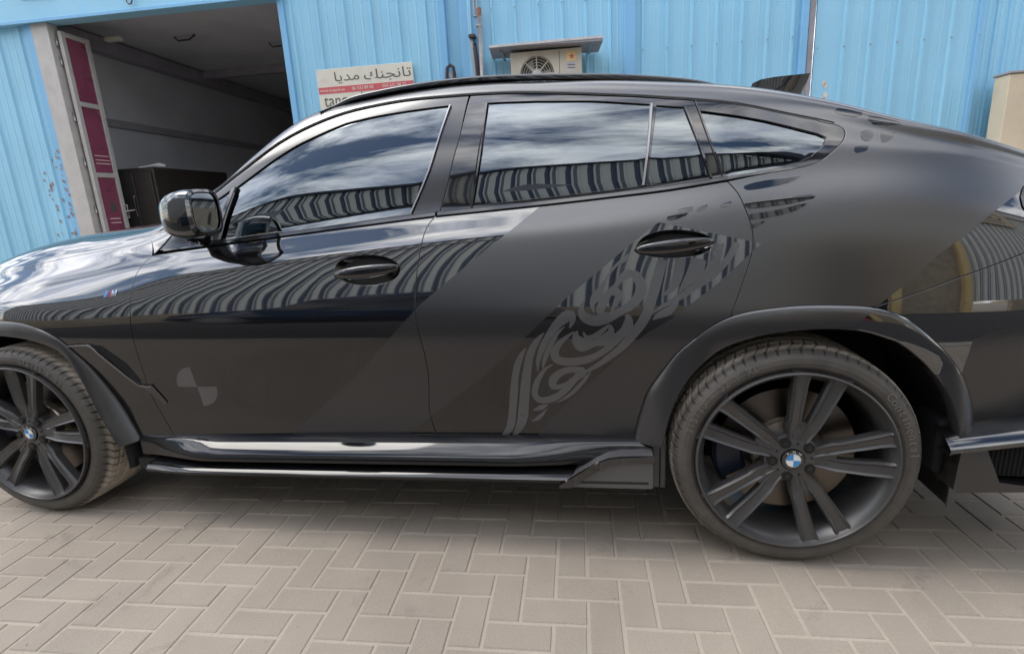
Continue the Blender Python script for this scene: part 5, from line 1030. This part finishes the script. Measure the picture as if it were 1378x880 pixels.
# ---- door mirror
mr_ = empty('mirror_group', None, None); mr_.name = 'door_mirror'; mr_.parent = car
def se(cy, cz, ry, rz, n=28, e=3.6):
    r = []
    for k in range(n):
        a = 2*math.pi*k/n; c, s = math.cos(a), math.sin(a); r.append((cy+ry*math.copysign(abs(c)**(2/e), c), cz+rz*math.copysign(abs(s)**(2/e), s)))
    return r
cy, cz = -.020, 1.235
secs = [(-1.900, .060, .066), (-1.905, .071, .077), (-1.930, .075, .081), (-1.965, .077, .080), (-2.00, .074, .074), (-2.03, .062, .060), (-2.05, .040, .038)]
rows = [[(x+(cy-y)*-.10, y, z) for y, z in se(cy+(.0 if i < 3 else .004*(i-2)), cz-.002*i, ry, rz)] for i, (x, ry, rz) in enumerate(secs)]
V, F = grid(rows, cv=True); F.append(tuple(range(len(V)-1, len(V)-29, -1))); o = mesh_obj('mirror_housing', V, F, PAINT_STRIP, mr_, True, sharp=50)
g_ = [(-1.908-(cy-y)*.10, y, z) for y, z in se(cy+.006, cz, .057, .062)]; mesh_obj('mirror_glass', g_, [tuple(range(28))], simple('mirror_silver', (.72, .74, .76), .01, metal=1.0), mr_)
rows = [[(x, y, z) for y, z in se(cy+.006, cz, ry, rz)] for x, ry, rz in ((-1.909, .057, .062), (-1.901, .061, .068))]
V, F = grid(rows, cv=True); mesh_obj('mirror_bezel', V, F, CLAD, mr_, True)
V, F = tube([(-1.965, -.02, 1.165), (-2.0, .03, 1.150), (-2.04, .085, 1.150), (-2.04, .11, 1.155)], [.030, .032, .036, .04], 14, flat=.8); mesh_obj('mirror_arm', V, F, GLOSS, mr_, True, sharp=50)
decal('mirror_foot', [(-2.12, 1.125), (-1.985, 1.135), (-1.94, 1.30), (-1.955, 1.315), (-2.03, 1.19)], SATIN, car, off=.002)
# ---- inner shell: keeps daylight out of the joints
ln = MB()
def shell(v0, v1, x0, x1, off, nx=60, nv=14, skip=None):
    X, Vv = np.meshgrid(np.linspace(x0, x1, nx), np.linspace(v0, v1, nv), indexing='ij'); P = SU(X, Vv)-SN(X, Vv)*off
    V, F = grid([[tuple(c) for c in r] for r in P])
    if skip is not None: F = [f for f in F if not skip(np.mean([V[i] for i in f], axis=0))]
    ln.add(V, F)
def hole(c):
    return any(math.hypot(c[0]-wx, c[2]-.37) < .47 for wx in (0, XF))
shell(.10, 1.02, -3.82, 1.06, .020, 130, 26, hole)
shell(.10, 1.0, -3.82, 1.06, .020, 130, 26, hole) if False else None
ln.obj('inner_shell', DARK, car); FAR.append(car.children[-1])
MB().box((-3.62, .32, .22), (-3.42, 1.68, .27)).box((-2.5, .06, .215), (-.45, 1.94, .26)).box((-3.42, .30, .24), (-2.5, 1.70, .29)).box((-.45, .30, .24), (.45, 1.70, .29)).box((.45, .10, .28), (1.02, 1.90, .33)).obj('underbody', UNDER, car)
MB().box((-3.83, .54, .34), (-3.78, 1.46, .86), bev=.02).obj('front_closure', DARK, car); MB().box((1.03, .30, .40), (1.06, 1.70, 1.0)).obj('rear_closure', DARK, car)
# cabin
MB().box((-2.3, .22, 1.02), (-1.85, 1.78, 1.14), bev=.04).obj('dashboard', FABRIC, car)
for sx in (-1.25, -.45):
    for sy in (.62, 1.38):
        MB().box((sx-.28, sy-.24, .72), (sx+.22, sy+.24, .88), bev=.04).obj('seat_cushion', FABRIC, car)
        b = MB().box((-.06, -.23, 0), (.06, .23, .52), bev=.04).obj('seat_back', FABRIC, car); b.location = (sx+.20, sy, .80); b.rotation_euler = (0, .28, 0)
        b = MB().box((-.05, -.12, 0), (.05, .12, .15), bev=.03).obj('headrest', FABRIC, car); b.location = (sx+.36, sy, 1.32); b.rotation_euler = (0, .2, 0)
V, F = tube([(-1.70+.05*math.sin(i/24*6.2832), .62+.17*math.cos(i/24*6.2832), 1.10+.16*math.sin(i/24*6.2832)) for i in range(25)], .014, 8, False); mesh_obj('steering_wheel', V, F, FABRIC, car, True)

# ---- wheels
def tyre_mesh():
    NP, PER = 68, 12; na = NP*PER; RY0, RY1 = .030, .318
    prof = [(.287, .040, 0), (.292, .030, 0), (.300, .022, 0), (.312, .014, 0), (.326, .011, 0), (.340, .013, 0), (.351, .019, 0), (.3585, .027, 1)]
    nt_ = 34; tw = (RY1-.030)-(RY0+.006)
    for k in range(nt_):
        u = k/(nt_-1); y = RY0+.006+u*tw; e = abs(2*u-1); prof.append((.3745-.0035*e**2-.007*max(0, e-.86)/.14, y, 2))
    prof += [(.3585, RY1-.027, 1), (.351, RY1-.019, 0), (.33, RY1-.011, 0), (.30, RY1-.022, 0), (.287, RY1-.04, 0)]
    gro = [.215, .40, .60, .785]
    rows = []
    for i in range(na):
        row = []; ph = i/PER
        for (r, y, kd) in prof:
            a = 2*math.pi*i/na; rr = r
            if kd == 2:
                u = (y-RY0-.006)/tw; s = min(abs(u-g) for g in gro)
                if s < .017: rr -= .006
                else:
                    e = abs(2*u-1)
                    q = (ph+.9*math.sin(u*6.0)) % 1.0
                    if e > .62 or .25 < e < .58 or e < .14:
                        if q < .165: rr -= .0075 if e > .62 else .005
                        if e < .6 and 0.5 < q < .58: rr -= .002
            elif kd == 1:
                u = 0 if y < .1 else 1; q = (ph+.9*math.sin(u*6.0)) % 1.0
                if q < .165: rr -= .0045
            row.append((rr*math.cos(a), y, rr*math.sin(a)))
        rows.append(row)
    V, F = grid(rows, cu=True); return V, [f[::-1] for f in F]
def revolve(prof, n=96, close=True):
    rows = [[(r*math.cos(2*math.pi*i/n), y, r*math.sin(2*math.pi*i/n)) for r, y in prof] for i in range(n)]; V, F = grid(rows, cu=close); return V, [f[::-1] for f in F]
def spoke(side):
    """one leg of a twin spoke, along +x; side = +-1 spreads it from the pair's axis"""
    st = [(.036, .010, .0140, .034, .045), (.066, .0165, .0165, .0315, .048), (.090, .0215, .0185, .0290, .048), (.104, .0240, .0215, .0265, .046), (.122, .0275, .0225, .0215, .044), (.132, .0295, .0205, .0190, .040), (.165, .0350, .0215, .0165, .040), (.205, .0415, .0232, .0140, .040), (.250, .0482, .0250, .0135, .040), (.274, .0520, .0265, .0130, .040), (.284, .0535, .0300, .0105, .040), (.2925, .0545, .0370, .0070, .040)]
    rows = []
    for r, c, w, y, d in st:
        k = side; c *= k
        # outer edge high, stepped inner chamfer
        P = [(-w, d*.9), (-w*.99, .008), (-w*.78, .0), (-w*.50, .0052), (w*.50, .0052), (w*.78, .0), (w*.99, .008), (w, d*.9)]
        st_in = .0065 if .10 < r < .27 else .002
        P = [(a, b+(st_in if a*k < -w*.25 and b < .01 else 0)) for a, b in P]
        rows.append([(r, y+b, c+a) for a, b in P])
    V, F = grid(rows); F = [f for f in F]; F.append(tuple(range(8))); F.append(tuple(range(len(V)-1, len(V)-9, -1)))
    # back face
    for i in range(len(rows)-1): F.append((i*8, (i+1)*8, (i+1)*8+7, i*8+7))
    return V, F
def rotY(V, a):
    c, s = math.cos(a), math.sin(a); return [(x*c-z*s, y, x*s+z*c) for x, y, z in V]
TM = None
def make_wheel(x, a0, steer=0.0):
    global TM
    w = bpy.data.objects.new('wheel', None); COL.objects.link(w); w.parent = car; w.location = (x, 0, .3735); w.rotation_euler = (0, 0, steer)
    V, F = tyre_mesh(); ty = mesh_obj('tyre', V, F, TYRE, w, True, sharp=16)
    V, F = revolve([(.286, .045), (.2875, .026), (.2965, .0215), (.2985, .012), (.2975, .002), (.2945, .0), (.2915, .0008), (.289, .006), (.2865, .016), (.279, .028), (.268, .045), (.262, .075), (.259, .12), (.262, .24), (.285, .285)], 128)
    mesh_obj('rim', V, F, RIMM, w, True, sharp=40)
    rim_step, _ = 0, 0
    sp = [spoke(1), spoke(-1)]; m1 = m2 = None
    for k in range(5):
        for q, (V, F) in enumerate(sp):
            o = mesh_obj('spoke', rotY(V, a0+k*2*math.pi/5), F, RIMM, w, True, sharp=32)
            bm_fix(o, 15)
    for k in range(5):     # web joining each pair of spokes at the hub
        P = [(.055, .016), (.085, .021), (.105, .021), (.126, .010), (.130, .0), (.126, -.010), (.105, -.021), (.085, -.021), (.055, -.016)]
        V, F = extrude_poly(P, 'y', .0350, .075); mesh_obj('spoke_web', rotY(V, a0+k*2*math.pi/5), [f[::-1] for f in F], RIMM, w)
    V, F = revolve([(.0005, .034), (.036, .034), (.037, .030), (.041, .0295), (.060, .032), (.082, .042), (.086, .052), (.084, .085), (.0005, .085)], 64); mesh_obj('hub', V, F, RIMM, w, True, sharp=35)
    for k in range(5):
        a = a0+math.pi/5+k*2*math.pi/5; cx_, cz_ = .060*math.cos(a), .060*math.sin(a)
        V, F = tube([(cx_, .0285, cz_), (cx_, .060, cz_)], .0165, 20); mesh_obj('bolt_hole', V, F, DARK, w, True, sharp=40)
        V, F = tube([(cx_, .0265, cz_), (cx_, .045, cz_)], .0095, 6); mesh_obj('wheel_bolt', V, F, LUG, w, False)
        a = a0+k*2*math.pi/5; V, F = tube([(.056*math.cos(a), .0285, .056*math.sin(a)), (.056*math.cos(a), .032, .056*math.sin(a))], .0035, 8); mesh_obj('rivet', V, F, DARK, w)
    # centre cap with the blue and white roundel
    V, F = revolve([(.0005, .0235), (.033, .0240), (.0345, .027), (.035, .034)], 48); cap = mesh_obj('centre_cap', V, F, GLOSS, w, True, sharp=40)
    for k in range(4):
        P = [(0, .0228, 0)]+[(.0215*math.cos(R_(k*90+i*9)), .0228, .0215*math.sin(R_(k*90+i*9))) for i in range(11)]; mesh_obj('roundel_quarter', P, [tuple(range(12))], BLUE_E if k % 2 else WHITE_E, cap)
    V, F = revolve([(.0215, .0232), (.0222, .0222), (.0232, .0232)], 48); mesh_obj('roundel_ring', V, F, CHROME, cap, True)
    for ch, an in (('B', 128), ('M', 90), ('W', 52)):
        a = R_(an); Mx = Matrix.Translation((.0262*math.cos(a), .0226, .0262*math.sin(a))) @ Matrix.Rotation(a-math.pi/2, 4, Vector((0, -1, 0))) @ Matrix(((1, 0, 0, 0), (0, 0, -1, 0), (0, 1, 0, -.0), (0, 0, 0, 1)))
        text_mesh(ch, .010, WHITE_E, cap, Mx, align='CENTER')
    V, F = revolve([(.079, .108), (.211, .108), (.213, .112), (.213, .140), (.211, .144), (.079, .144)], 96); mesh_obj('brake_disc', V, F, DISC, w, True, sharp=35)
    V, F = revolve([(.0005, .085), (.082, .085), (.104, .088), (.110, .096), (.111, .1079)], 64); mesh_obj('brake_hat', V, F, HAT, w, True, sharp=35)
    rows = []
    ac_ = R_(185 if x > -1 else 170)
    for i in range(13):
        a = ac_-.42+.84*i/12; e = math.sin(math.pi*i/12)**.3; r0, r1, y0, y1 = .135, .232, .082+.012*(1-e), .17
        rows.append([(r*math.cos(a), y, r*math.sin(a)) for r, y in ((r0, y1), (r0, y0+.012), (r0+.012, y0), (r1-.012, y0), (r1, y0+.012), (r1, y1))])
    V, F = grid(rows, cv=True); F += [tuple(range(6)), tuple(range(len(V)-1, len(V)-7, -1))]; o = mesh_obj('brake_caliper', V, F, CALIPER, w, True, sharp=35); bm_fix(o)
    # moulded lettering on the sidewall
    def arc_text(s, mid, size, gap, flip=False):
        n = len(s)
        for i, ch in enumerate(s):
            if ch == ' ': continue
            a = mid-(i-(n-1)/2)*gap; rr = .330
            Mx = Matrix.Translation((rr*math.cos(a), .0096, rr*math.sin(a))) @ Matrix.Rotation(a-math.pi/2, 4, Vector((0, -1, 0))) @ Matrix(((1, 0, 0, 0), (0, 0, -1, 0), (0, 1, 0, -.25*size), (0, 0, 0, 1)))
            text_mesh(ch, size, TYRE_TXT, w, Mx, name='sidewall_letter', extrude=.0006, align='CENTER')
    if x > -1: arc_text('315/30 R 22 Y XL', R_(138), .030, .058); arc_text('Continental', R_(24), .036, .062)
    else: arc_text('Continental', R_(200), .034, .06); arc_text('275/35 R 22', R_(60), .028, .058)
    return w
def bm_fix(o, ang=34):
    import bmesh
    bm = bmesh.new(); bm.from_mesh(o.data); bmesh.ops.recalc_face_normals(bm, faces=bm.faces); bm.to_mesh(o.data); bm.free(); o.data.set_sharp_from_angle(angle=R_(ang))
for nm in ():
    pass
wr = make_wheel(0, R_(78)); wf = make_wheel(XF, R_(80), R_(0))
for w in (wr, wf):     # far-side wheels
    c = w.copy(); COL.objects.link(c); c.location.y = 2.0; c.scale.y = -1
    for ch in w.children:
        if ch.name.startswith(('tyre', 'rim', 'hub', 'spoke')):
            d = ch.copy(); COL.objects.link(d); d.parent = c
# far side of the body
for o in FAR:
    c = o.copy(); COL.objects.link(c); c.parent = car; c.scale.y = -1; c.location.y = 2.0
# outward normals on the simple closed solids of the car
for o in car.children:
    if o.name.split('.')[0] in ('skirt_upper', 'skirt_blade', 'skirt_fin', 'fin_edge', 'bumper_strip', 'winglet', 'aerial_fin', 'aerial_base') and o.scale.y > 0: bm_fix(o)
bpy.context.view_layer.update()
